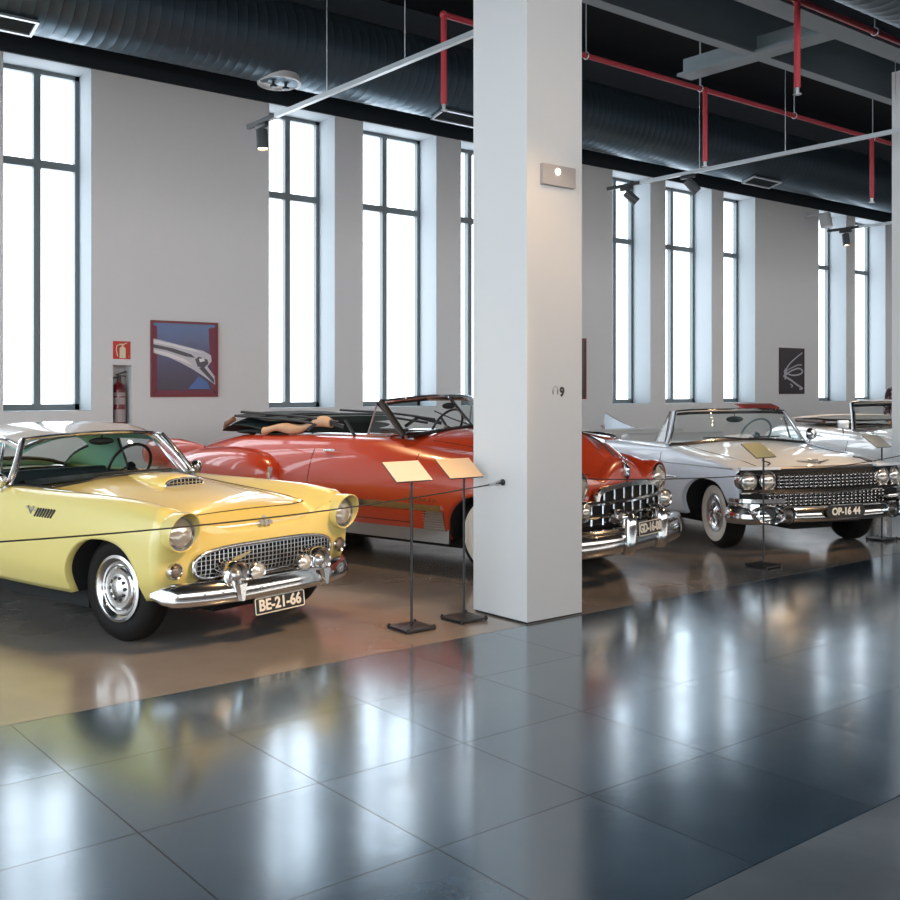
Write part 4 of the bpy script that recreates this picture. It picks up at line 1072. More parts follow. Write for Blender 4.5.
        for y, s_ in ((4.60, 1.0), (4.70, .98), (4.74, .8), (4.765, .4), (4.77, .05)): R.append([V((sd * .86 + .055 * s_ * math.cos(a), y, .865 + .10 * s_ * math.sin(a))) for a in [2 * PI * k / 24 for k in range(24)]])
        tl_.rings(R).build('tail_light', redlens, rf)
        # headlights
        c = V((sd * .66, -.70, .783)); n = 40
        MB().lathe([(.06, .36), (.135, .22), (.150, .10), (.148, .02), (.138, -.012), (.128, -.012)], c, (0, 1, 0), 40).build('headlight_bowl', red, root)
        headlight(root, c + V((0, -.012, 0)), .100, (sd * .05, -1, .02), depth=.04)
        # parking lamp housings at the ends of the grille
        L = MB().lathe([(.02, .10), (.076, .09), (.084, .05), (.084, -.06), (.078, -.075), (.066, -.07)], (sd * .67, -.715, .60), (sd * .22, 1, 0), 32).build('parking_light', chrome, root)
        MB().lathe([(.070, -.065), (.045, -.090), (0, -.098)], (sd * .67, -.715, .60), (sd * .22, 1, 0), 28).build('lens', lens_m, L)
    # hood centre strip, ornament and crest
    MB().tube([B.top(y, 0, .006) for y in [-.70 + .05 * k for k in range(31)]], .013, 8).build('hood_spear', chrome, hood)
    o = MB(); z0 = B.top(-.52, 0).z
    o.lathe([(0, -.12), (.018, -.10), (.030, -.02), (.026, .08), (.012, .2), (0, .26)], (0, -.56, z0 + .035), (0, 1, .12), 20)
    o.box((0, -.50, z0 + .01), (.018, .12, .06))
    o.build('hood_ornament', chrome, hood)
    v = MB()
    def nose(x, z): return V((x, -.775 + fr(abs(x), z), z))
    v.tube([nose(0, z) for z in (.80, .84, .88, .92, .96)], [.008, .022, .030, .026, .010], 10, flat=1.3)
    v.tube(circ(nose(0, .965) + V((0, -.006, 0)), (1, 0, 0), (0, .4, .9), .035, 20), .007, 6, closed=True); v.build('crest_emblem', chrome, hood)
    # grille: heavy top arch, two cross bars, uprights
    gy = lambda x: -.795 + .085 * (x / .7) ** 2
    arch = [V((x, gy(x) - .018, z)) for x, z in [(-.50, .655), (-.485, .71), (-.44, .745), (-.3, .768), (-.15, .778), (0, .782), (.15, .778), (.3, .768), (.44, .745), (.485, .71), (.50, .655)]]
    G = MB().sweep(spline(arch, 5), [(-.02, -.020), (.02, -.024), (.026, 0), (.02, .024), (-.02, .020)], (0, -1, 0)).build('grille_surround', chrome, root)
    r = MB(); poly = [(p.x, p.z) for p in spline(arch, 5)] + [(.66, .64), (.66, .46), (-.66, .46), (-.66, .64)]
    zt_ = pch([p.x for p in arch], [p.z for p in arch]); xs_ = [-.66 + .03 * k for k in range(45)]
    r.grid([[V((a, gy(a) - .006, lerp(.46, (zt_(a) if abs(a) < .5 else .64), t_))) for a in xs_] for t_ in (0, .25, .5, .75, 1)]); r.build('grille_recess', black_dull, G)
    b = MB()
    for z, hw, rr in ((.650, .66, .020), (.545, .70, .018)): b.tube([V((hw * t, gy(hw * t) - .034, z)) for t in [-1 + .1 * k for k in range(21)]], rr, 8)
    for k in range(-3, 4): x = k * .135; b.tube([V((x, gy(x) - .024, .65)), V((x, gy(x) - .024, .772 - .04 * (x / .45) ** 4))], .010, 6)
    for k in range(-4, 5): x = k * .14; b.tube([V((x, gy(x) - .024, .475)), V((x, gy(x) - .024, .65))], .010, 6)
    b.tube([V((.66 * t, gy(.66 * t) - .005, .485)) for t in [-1 + .1 * k for k in range(21)]], .012, 8)
    b.build('grille_bars', chrome, G)
    # bumper
    bp = []
    N = 48
    for k in range(N + 1):
        t = -1 + 2 * k / N; x = .96 * math.sin(t * PI / 2 * .98); bp.append(V((x, -.895 + .30 * abs(t) ** 2.6 + .10 * max(0, abs(t) - .88) / .12, .355)))
    bm_ = MB().sweep(bp, [(-.03, -.105), (.02, -.11), (.05, -.085), (.062, -.03), (.055, .03), (.03, .075), (-.01, .095), (-.04, .08)], scale=[1 - .35 * max(0, abs(-1 + 2 * k / N) - .9) / .1 for k in range(N + 1)]).build('bumper', chrome, root, sharp=50)
    MB().sweep([p + V((0, .0, .085)) for p in bp if abs(p.x) < .93], [(-.02, -.012), (.045, -.012), (.05, 0), (.04, .014), (-.02, .014)]).build('bumper_blade', chrome, bm_)
    for sd in (-1, 1):
        g = MB(); x = sd * .265; R = []
        for z, ry, rx in ((.235, .055, .05), (.26, .075, .062), (.34, .088, .068), (.44, .09, .068), (.52, .085, .062), (.56, .06, .045), (.575, .02, .015)):
            R.append([V((x + rx * math.cos(2 * PI * k / 24), -.915 + ry * math.sin(2 * PI * k / 24), z)) for k in range(24)])
        g.rings(R); g.build('bumper_guard', chrome, bm_)
        MB().lathe([(.05, .12), (.06, .02), (.052, -.06), (.03, -.10), (0, -.115)], (sd * .285, -.85, .535), (0, 1, 0), 28).build('guard_bullet', chrome, bm_)
    plate(root, 'GD-16-08', (.0, -.985, .43), .39, .115, (1, 0, 0), (0, .05, 1), .098, sx=.88, bold=.004)
    # windshield, split
    n = 12; base = []; top = []
    for k in range(2 * n + 1):
        t = -1 + k / n; s_ = math.copysign(1, t)
        base.append(V((.775 * t, .86 + .10 * t * t + .03 * abs(t), 1.215 - .075 * abs(t) ** 1.6)))
        top.append(V((.69 * t, 1.15 + .20 * t * t, 1.495 - .05 * abs(t) ** 2)))
    g, rows = screen(root, base, top, chrome, fr=.018, bow=.0, split=True)
    MB().tube([p + V((0, .03, -.02)) for p in top], .020, 8).build('header_bow', blackm, g)
    MB().tube([p + V((0, -.012, -.004)) for p in base], .014, 8).build('windshield_gasket', blackm, g)
    MB().ell((0, 1.14, 1.40), (.10, .014, .03), 18, 10).build('rear_view_mirror', blackm, g)
    for sd in (-1, 1):
        q = 0 if sd < 0 else -1
        MB().tube([r_[q] + V((sd * .004, .02, 0)) for r_ in rows], .030, 10).build('windshield_pillar', blackm, g)
        MB().box((sd * .14, 1.20, 1.475), (.26, .16, .012), Matrix.Rotation(.25, 3, 'X')).build('sun_visor', tan_d, g, bevel=.004)
        MB().tube([V((sd * .04, .845, 1.225)), V((sd * .22, .93, 1.29)), V((sd * .38, 1.0, 1.36))], .006, 6).build('wiper', blackm, g)
        # vent windows
        tri = [V((sd * .745, 1.03, 1.155)), V((sd * .745, 1.48, 1.15)), V((sd * .700, 1.41, 1.425))]
        vo = MB().add(tri, [(0, 1, 2)]).build('vent_window', clear, root)
        MB().tube(tri, .012, 8, closed=True).build('vent_frame', chrome, vo)
    MB().cyl((-.52, 1.22, 1.47), (-.52, 1.22, 1.56), .005, n=6).build('aerial_stub', chrome_soft, root)
    # cabin
    t = MB(); t.bx(-.68, .68, 1.0, 3.0, .30, .34); t.bx(-.70, -.665, 1.1, 3.0, .32, 1.10); t.bx(.665, .70, 1.1, 3.0, .32, 1.10); t.build('cabin_lining', tan_d, root)
    MB().grid([[V((x, y, z)) for x in (-.72, -.4, 0, .4, .72)] for y, z in ((.96, 1.18), (1.18, 1.17), (1.24, 1.12), (1.22, .85))]).build('dashboard', red, root)
    cushion(root, 'seat', (0, 1.85, .58), (1.26, .55, .22), tan); cushion(root, 'seat_back', (0, 2.12, .84), (1.26, .17, .50), tan, rot=Matrix.Rotation(-.2, 3, 'X'))
    cushion(root, 'seat', (0, 2.66, .60), (1.22, .5, .22), tan); cushion(root, 'seat_back', (0, 2.90, .86), (1.22, .16, .50), tan, rot=Matrix.Rotation(-.2, 3, 'X'))
    steering_wheel(root, (.36, 1.46, 1.17), .5, .215)
    # folded soft top: stacked fabric, bows and tan boot cover
    T = MB()
    def slab(y0, y1, z0, z1, w, th, sag=.03, ph=0):
        R = []
        for k in range(15):
            t_ = k / 14; y = lerp(y0, y1, t_); z = lerp(z0, z1, t_) - sag * math.sin(PI * t_) + .008 * math.sin(9 * t_ + ph)
            R.append([V((w * math.cos(a), y, z + th * math.sin(a) * (1 + .15 * math.sin(7 * t_ + ph)))) for a in [2 * PI * q / 28 for q in range(28)]])
        T.rings(R)
    slab(2.42, 3.34, 1.25, 1.285, .70, .035, .02, 0); slab(2.55, 3.42, 1.17, 1.20, .72, .045, .02, 1); slab(2.62, 3.36, 1.11, 1.13, .72, .04, 0, 2)
    R = []
    for k in range(13):
        t_ = k / 12; R.append([V((.72 * math.cos(a), lerp(3.25, 3.60, t_) + .03 * math.sin(a), lerp(1.245, 1.13, t_ ** 1.3) + .05 * math.sin(a) * (1 - .5 * t_))) for a in [2 * PI * q / 24 for q in range(24)]])
    T.rings(R); tf = T.build('folded_top', top_fab, root, sharp=60)
    S2 = MB()
    for z, y0, y1 in ((1.275, 1.9, 3.3), (1.235, 2.0, 3.4)):
        for sd in (-1, 1): S2.tube(spline([V((sd * .70, y0, z - .03)), V((sd * .71, lerp(y0, y1, .4), z + .02)), V((sd * .71, y1, z + .05))], 6), .013, 8)
    for sd in (-1, 1):
        S2.box((sd * .71, 1.98, 1.235), (.02, .32, .035), Matrix.Rotation(.18, 3, 'X')); S2.box((sd * .71, 2.22, 1.215), (.02, .22, .03), Matrix.Rotation(-.5, 3, 'X')); S2.cyl((sd * .70, 1.82, 1.27), (sd * .70, 1.70, 1.13), .014, n=8)
    for y in (2.6, 3.0, 3.38): S2.tube([V((.71 * t_, y, 1.30 - .015 * t_ * t_)) for t_ in [-1 + .2 * k for k in range(11)]], .012, 8)
    S2.build('top_bows', blackm, tf)
    C2 = MB(); R = []
    for k in range(24):
        t_ = k / 23; y = lerp(2.0, 2.95, t_); z = 1.235 - .09 * sm(t_) + .022 * math.sin(10 * t_); rr = .042 + .012 * math.sin(13 * t_)
        R.append([V((-.70 + rr * .9 * math.cos(a) + .02 * math.sin(6 * t_), y, z + rr * math.sin(a))) for a in [2 * PI * q / 14 for q in range(14)]])
    C2.rings(R)
    C2.build('crumpled_lining', tan, tf)
    MB().tube([V((-.71, 3.42, 1.25)), V((-.70, 3.55, 1.20)), V((-.66, 3.62, 1.15)), V((0, 3.70, 1.13)), V((.66, 3.62, 1.15))], .03, 8).build('boot_roll', tan_d, tf)
    # tail bumper
    MB().sweep([V((.95 * t_, 4.72 - .25 * abs(t_) ** 2.5, .42)) for t_ in [-1 + .1 * k for k in range(21)]], [(.03, -.09), (-.03, -.09), (-.05, 0), (-.03, .08), (.03, .08)]).build('bumper', chrome, root)
    underbody(root, B, (0, 3.2), .365, .78, -.55, 4.3, .2, .5, .5)
    for sd in (-1, 1):
        wheel(root, sd * .725, 0, .365, .19, sd, .195, white=.088)
        wheel(root, sd * .74, 3.2, .365, .19, sd, .195, white=.088)
    return root
# ================================================================== white finned convertible
def car_white():
    psi = math.radians(-16.64)
    root = empty('vintage_car', (9.30, 6.10, 0), psi)
    tag(root, 'white finned convertible with quad headlights, wide studded grille and plate OP-16 44', 'car', 'vintage cars on display')
    st = [
        (-.52, [(0, .815), (.3, .818), (.55, .822), (.74, .822), (.86, .818), (.962, .805), (.992, .76), (1.0, .66), (.985, .5), (.92, .36)]),
        (-.2, [(0, .89), (.3, .888), (.55, .875), (.74, .868), (.87, .868), (.968, .84), (1.0, .77), (1.01, .64), (.99, .48), (.93, .33)]),
        (.3, [(0, .965), (.3, .96), (.55, .935), (.74, .918), (.87, .918), (.965, .885), (1.0, .79), (1.01, .64), (.995, .46), (.93, .30)]),
        (.75, [(0, 1.01), (.3, 1.005), (.56, .985), (.76, .968), (.88, .962), (.97, .925), (1.0, .81), (1.015, .64), (1.0, .45), (.93, .28)]),
        (1.4, [(0, .99), (.3, .99), (.58, .985), (.78, .975), (.89, .965), (.975, .93), (1.0, .82), (1.015, .64), (1.0, .45), (.93, .28)]),
        (2.9, [(0, .975), (.3, .975), (.58, .97), (.78, .965), (.89, .955), (.97, .92), (.998, .82), (1.01, .64), (.995, .45), (.93, .28)]),
        (4.2, [(0, .945), (.3, .945), (.58, .935), (.76, .93), (.86, .92), (.94, .88), (.975, .78), (.985, .62), (.97, .45), (.90, .32)]),
        (5.0, [(0, .90), (.3, .90), (.56, .89), (.74, .88), (.83, .87), (.90, .83), (.93, .73), (.935, .60), (.92, .47), (.86, .40)])]
    def fr(x, z): return .10 * (x / .95) ** 2 + .10 * max(0, z - .72) + .15 * max(0, .5 - z)
    def bk(x, z): return .10 * (x / .95) ** 2
    c0, c1 = .98, 3.0
    B = Body(st, 5, [(.0, .43, .31, .37), (3.35, .46, .28, .26)], (fr, .4), (bk, .5))
    NS = 5
    def assign(i, j, x, y, z, sd):
        if c0 < y < c1 and j < 3 * NS: return None
        if j < 3 * NS and -.52 < y < .68: return 'hood'
        if .80 < y < 2.2 and j >= 4 * NS: return 'door:%d' % sd
        if j < 3 * NS and 3.3 < y < 4.9: return 'trunk_lid'
        return 'body'
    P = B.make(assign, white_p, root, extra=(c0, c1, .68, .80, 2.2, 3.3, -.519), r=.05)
    body, hood = P['body'], P['hood']
    for sd in (-1, 1):
        def sp(y, z, o): p = B.side(y, z, o); return V((sd * p.x, p.y, p.z))
        D = P['door:%d' % sd]
        for yy in (.80, 2.2): seam(D, [sp(yy, z, .001) for z in (.90, .84, .75, .65, .55, .45, .35)])
        seam(hood, [B.top(y, sd * B.fx[3](y), .001) for y in (-.5, -.3, 0, .3, .68)])
        # crease with chrome edge from the headlights back, and lower chrome
        MB().tube([sp(y, lerp(.80, .80, 0), .003) for y in [-.50 + .1 * k for k in range(14)]], .006, 6).build('side_crease_trim', chrome_soft, body)
        MB().tube([sp(y, .66, .003) for y in [.48 + .12 * k for k in range(36)]], .010, 6).build('side_trim', chrome, body)
        # tail fin and twin pods
        f = MB(); R = []
        for y, z in ((3.3, .955), (3.7, .965), (4.1, .98), (4.4, 1.015), (4.65, 1.06), (4.9, 1.12), (5.12, 1.185), (5.17, 1.195)):
            k = (y - 3.3) / 1.9; w0 = .045 + .02 * k; xb = .91; zb_ = .88
            ring = [(xb - w0, zb_), (xb - w0 * .6 + .01, lerp(zb_, z, .6)), (xb + .012, z), (xb + .022, z), (xb + w0 * .55 + .01, lerp(zb_, z, .55)), (xb + w0, zb_)]
            if y > 5.15: ring = [(lerp(xb, a, .5), c) for a, c in ring]
            R.append([V((sd * a, y - (.10 if c < .9 and y > 5.1 else 0), c)) for a, c in ring])
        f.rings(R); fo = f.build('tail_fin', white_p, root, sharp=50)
        MB().tube([V((sd * .927, y, z)) for y, z in ((3.3, .958), (3.7, .968), (4.1, .984), (4.4, 1.019), (4.65, 1.064), (4.9, 1.124), (5.12, 1.19), (5.17, 1.2))], .008, 6).build('fin_edge', chrome, fo)
        for zz in (1.0, .94):
            q = MB().lathe([(.0, -.55), (.018, -.45), (.035, -.15), (.038, .02), (.030, .05)], (sd * .915, 5.12, zz), (0, 1, 0), 22).build('tail_light_pod', chrome, fo)
            MB().lathe([(.03, .04), (.018, .14), (0, .20)], (sd * .915, 5.12, zz), (0, 1, 0), 20).build('lens', redlens, q)
        # quad headlights in a chrome housing under the brow
        hb = MB(); hy = -.575 + .06
        oval = []
        for k in range(40):
            a = 2 * PI * k / 40; ca, sa = math.cos(a), math.sin(a); oval.append((sd * .80 + .195 * math.copysign(abs(ca) ** .6, ca), .693 + .105 * math.copysign(abs(sa) ** .7, sa)))
        R = [[V((a, -.578 + .10 * (abs(a) / .95) ** 2 + dy, c)) for a, c in [(lerp(sd * .80, p, s_), lerp(.693, q, s_)) for p, q in oval]] for dy, s_ in ((.06, 1.0), (-.012, 1.0), (-.022, .96), (-.014, .92), (.03, .88))]
        hb.rings(R, cap=False); H = hb.build('headlight_housing', chrome, root)
        hbk = MB(); hbk.rings([[V((lerp(sd * .80, p, .95), -.578 + .10 * (abs(p) / .95) ** 2 + d_, q)) for p, q in oval] for d_ in (-.004, .02)]); hbk.build('housing_back', beam_d, H)
        for x in (.705, .893): headlight(root, (sd * x, -.578 + .10 * (x / .95) ** 2 - .022, .695), .080, (sd * .10, -1, 0), depth=.05)
        br = [V((sd * x, -.605 + .10 * (x / .95) ** 2, .812)) for x in (.58, .65, .72, .79, .86, .92, .985)]
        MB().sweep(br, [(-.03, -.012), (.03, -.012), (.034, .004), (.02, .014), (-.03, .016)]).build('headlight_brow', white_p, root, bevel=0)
        # hood edge script hook
        MB().tube(spline([V((sd * .56, -.30, .878)), V((sd * .60, -.36, .868)), V((sd * .585, -.44, .852)), V((sd * .64, -.48, .838))], 6), .007, 6).build('fender_ornament', blackm, body)
    # front lip of the hood
    MB().tube([V((x, -.578 + .10 * (x / .95) ** 2, .806)) for x in [-.58 + .058 * k for k in range(21)]], .016, 8).build('hood_lip', chrome_soft, hood)
    v = MB()
    def hp(x, y): return B.top(y, x, .008)
    for a, b_ in (((-.20, -.38), (0, -.475)), ((.20, -.38), (0, -.475))):
        p, q = hp(*a), hp(*b_); v.rings([[p, p + V((0, .01, .004)), p + V((0, .012, 0))], [q, q + V((0, .055, .012)), q + V((0, .06, 0))]])
    v.box(hp(0, -.37), (.10, .03, .014)); v.build('hood_emblem', chrome_soft, hood)
    # grille: two tiers of studs with a bar between
    gy = lambda x: -.60 + .10 * (x / .95) ** 2
    G = MB(); 
    def strip(z0, z1, hw, dy, mb): mb.rings([[V((hw * t, gy(hw * t) + dy, z)) for z in (z0, z1) for t in ([-1 + .1 * k for k in range(21)] if z == z0 else [1 - .1 * k for k in range(21)])], [V((hw * t, gy(hw * t) + dy + .02, z)) for z in (z0, z1) for t in ([-1 + .1 * k for k in range(21)] if z == z0 else [1 - .1 * k for k in range(21)])]])
    strip(.44, .80, .96, .015, G); gr = G.build('grille', black_dull, root, smooth=False)
    s1 = MB()
    for tier, (z0, nr, hw, nc) in enumerate(((.632, 4, .60, 22), (.462, 4, .72, 26))):
        for r_ in range(nr):
            for c_ in range(nc):
                x = -hw + 2 * hw * (c_ + .5) / nc; z = z0 + r_ * .032
                s1.lathe([(.009, .03), (.010, .0), (.013, -.012), (.011, -.024), (0, -.028)], (x, gy(x) + .0, z), (0, 1, 0), 10)
    s2 = s1
    for tier, (z0, nr, hw, nc) in enumerate(((.632, 4, .60, 22), (.462, 4, .72, 26))):
        for r_ in range(nr): s2.tube([V((hw * t, gy(hw * t) + .006, z0 + r_ * .032)) for t in [-1 + .1 * k for k in range(21)]], .0035, 6)
        for c_ in range(nc):
            x = -hw + 2 * hw * (c_ + .5) / nc; s2.cyl((x, gy(x) + .008, z0 - .01), (x, gy(x) + .008, z0 + nr * .032 - .01), .003, n=6)
    s2.build('grille_mesh', chrome, gr)
    bar = [V((.99 * t, gy(.99 * t) - .045 + .10 * max(0, abs(t) - .85), .590 + .012 * abs(t))) for t in [-1 + .05 * k for k in range(41)]]
    MB().sweep(bar, [(-.03, -.018), (.02, -.022), (.035, -.004), (.025, .018), (-.03, .018)]).build('grille_bar', chrome, gr)
    # bumper with pods
    N = 60; bp = []
    for k in range(N + 1):
        t = -1 + 2 * k / N; x = 1.03 * math.sin(t * PI / 2); bp.append(V((x, -.735 + .16 * (x / 1.03) ** 2 + .55 * max(0, abs(t) - .62) ** 1.25, .395)))
    wing = [bp[k].y for k in range(N + 1)]
    sc_ = [1.0 + .18 * sm((abs(-1 + 2 * k / N) - .45) / .25) for k in range(N + 1)]
    bmp = MB().sweep(bp, [(-.04, -.075), (.01, -.085), (.04, -.07), (.055, -.03), (.045, .0), (.035, .045), (.005, .066), (-.04, .06)], scale=sc_).build('bumper', chrome, root, sharp=50)
    for sd in (-1, 1):
        # upper wing wrapping round the fender
        w_ = [V((sd * x, y, .515)) for x, y in ((.62, -.685), (.75, -.66), (.86, -.62), (.95, -.56), (1.005, -.49), (1.022, -.41))]
        MB().sweep(spline(w_, 5), [(-.02, -.018), (.02, -.018), (.026, 0), (.02, .018), (-.02, .018)]).build('bumper_wing', chrome, bmp)
        w_ = [V((sd * x, y, .42)) for x, y in ((.88, -.66), (.95, -.585), (1.0, -.50), (1.02, -.44), (1.025, -.40))]
        MB().sweep(spline(w_, 5), [(-.02, -.07), (.012, -.06), (.022, -.02), (.012, .0), (.022, .02), (.012, .06), (-.02, .07)]).build('bumper_end', chrome, bmp)
        # big oval pod and small round one
        c = V((sd * .83, -.70, .395)); R = []
        for dy, s_ in ((.14, .8), (.04, 1.0), (-.03, 1.0), (-.052, .95), (-.048, .86), (-.01, .78), (.03, .70)):
            R.append([c + V((.125 * s_ * math.cos(2 * PI * k / 40) + sd * -.0, dy + .06 * math.cos(2 * PI * k / 40) * sd, .088 * s_ * math.sin(2 * PI * k / 40))) for k in range(40)])
        pd = MB().rings(R, cap=False).build('bumper_pod', chrome, bmp)
        MB().prism([(.085 * math.cos(2 * PI * k / 32), .06 * math.sin(2 * PI * k / 32)) for k in range(32)], c + V((0, .025, 0)), (1, sd * .5, 0), (0, 0, 1), (0, .01, 0)).build('lens', mat('smoked_lens', (.05, .045, .04), .3, coat=.3), pd)
        c = V((sd * .63, -.735, .395))
        pd = MB().lathe([(.05, .10), (.078, .03), (.082, -.03), (.075, -.045), (.066, -.04), (.058, -.01)], c, (0, 1, 0), 36).build('bumper_pod', chrome, bmp)
        MB().lathe([(.06, -.012), (.04, -.03), (0, -.036)], c, (0, 1, 0), 30).build('lens', MATS['smoked_lens'], pd)
    # plate
    w0 = V((0, -.812, .405)); poly = [(-.235, .0), (-.205, .062), (.205, .062), (.235, .0), (.205, -.062), (-.205, -.062)]
    PL = MB().prism(poly, w0 + V((0, .012, 0)), (1, 0, 0), (0, 0, 1), (0, -.010, 0)).build('license_plate', plate_m, root)
    MB().tube([w0 + V((-.19, 0, .062)), w0 + V((.19, 0, .062))], .006, 6).tube([w0 + V((-.13, 0, -.064)), w0 + V((.13, 0, -.064))], .006, 6).build('plate_border', chrome, PL)
    text_mesh('plate_lettering', 'OP-16 44', .094, plate_w, PL, w0 + V((0, -.0, 0)), (1, 0, 0), (0, 0, 1), .003, .003, sx=.92)
    # windshield: wide wrap
    ts = [-1 + k / 14 for k in range(29)]
    base = [V((.895 * math.copysign(abs(t) ** .82, t), .70 + .10 * t * t, 0)) for t in ts]
    for p in base: p.z = B.top(p.y, p.x, .006).z + .01
    top = [V((.715 * math.copysign(abs(t) ** .85, t), .80 + .13 * t * t, 1.335 - .02 * abs(t) ** 4)) for t in ts]
    g, rows = screen(root, base, top, chrome, fr=.016, bow=.015)
    MB().tube([p + V((0, .012, -.022)) for p in top], .020, 8).build('header_bow', blackm, g)
    MB().tube([p + V((0, -.014, -.008)) for p in base], .014, 8).build('windshield_gasket', blackm, g)
    for sd in (-1, 1):
        q = 0 if sd < 0 else -1
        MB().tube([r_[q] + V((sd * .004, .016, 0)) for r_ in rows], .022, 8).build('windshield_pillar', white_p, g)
        tri = [V((sd * .905, .84, 1.0)), V((sd * .90, 1.03, 1.0)), V((sd * .745, .985, 1.315))]
        vo = MB().add(tri, [(0, 1, 2)]).build('vent_window', clear, root)
        MB().tube(tri, .010, 8, closed=True).build('vent_frame', chrome, vo)
        MB().tube([V((sd * .05, .66, 1.03)), V((sd * .25, .70, 1.045)), V((sd * .50, .735, 1.04))], .006, 6).build('wiper', blackm, g)
    MB().tube([V((.16, .98, 1.34)), V((.42, .98, 1.355)), V((.66, .98, 1.345))], .02, 8, flat=3).box((.40, .985, 1.372), (.50, .15, .014), Matrix.Rotation(.28, 3, 'X')).build('sun_visor', red_in, g, bevel=.004)
    MB().ell((.0, .86, 1.23), (.115, .015, .034), 18, 10).tube([(0, .86, 1.24), (-.02, .84, 1.32)], .005, 6).build('rear_view_mirror', MATS['dark_interior'], g)
    mo = MB().cyl((.93, .78, .96), (.95, .76, 1.03), .012, n=10).lathe([(0, -.05), (.05, -.04), (.068, 0), (.066, .015)], (.955, .76, 1.06), (-.2, 1, 0), 28).build('side_mirror', chrome, root)
    MB().lathe([(.063, .012), (0, .013)], (.955, .76, 1.06), (-.2, 1, 0), 24).build('mirror_glass', clear, mo)
    # cabin
    t = MB(); t.bx(-.74, .74, .95, 2.95, .30, .34); t.bx(-.76, -.73, .95, 2.95, .3, .96); t.bx(.73, .76, .95, 2.95, .3, .96); t.bx(-.74, .74, 2.9, 2.95, .3, .95); t.build('cabin_lining', red_in, root)
    MB().grid([[V((x, y, z)) for x in (-.78, -.4, 0, .4, .78)] for y, z in ((.80, .985), (1.0, 1.0), (1.06, .96), (1.02, .7))]).build('dashboard', white_in, root)
    cushion(root, 'seat', (0, 1.65, .50), (1.38, .58, .22), red_in); cushion(root, 'seat_back', (0, 1.98, .78), (1.38, .18, .52), white_in, rot=Matrix.Rotation(-.2, 3, 'X'))
    cushion(root, 'seat', (0, 2.5, .52), (1.34, .5, .22), red_in); cushion(root, 'seat_back', (0, 2.80, .80), (1.34, .18, .50), white_in, rot=Matrix.Rotation(-.2, 3, 'X'))
    steering_wheel(root, (.47, 1.10, 1.05), .5, .20, mat('grey_wheel', (.22, .25, .26), .35))
    R = []
    for k in range(13):
        t_ = k / 12; R.append([V((.78 * math.cos(a) * 1.0, lerp(2.75, 3.32, t_), .985 + .055 * math.sin(a) * math.sin(PI * (.15 + .75 * t_)) + .02 * math.sin(PI * t_))) for a in [2 * PI * q / 24 for q in range(24)]])
    MB().rings(R).build('top_boot', white_in, root, sharp=60)
    MB().sweep([V((1.0 * t_, 5.12 - .18 * abs(t_) ** 2.5, .45)) for t_ in [-1 + .1 * k for k in range(21)]], [(.03, -.1), (-.03, -.1), (-.05, 0), (-.03, .09), (.03, .09)]).build('bumper', chrome, root)
    underbody(root, B, (0, 3.35), .36, .80, -.45, 4.8, .19, .48, .5)
    for sd in (-1, 1):
        wheel(root, sd * .79, 0, .337, .20, sd, .180, white=.072, steer=math.radians(-11))
        wheel(root, sd * .79, 3.35, .337, .20, sd, .180, white=.072)
    return root

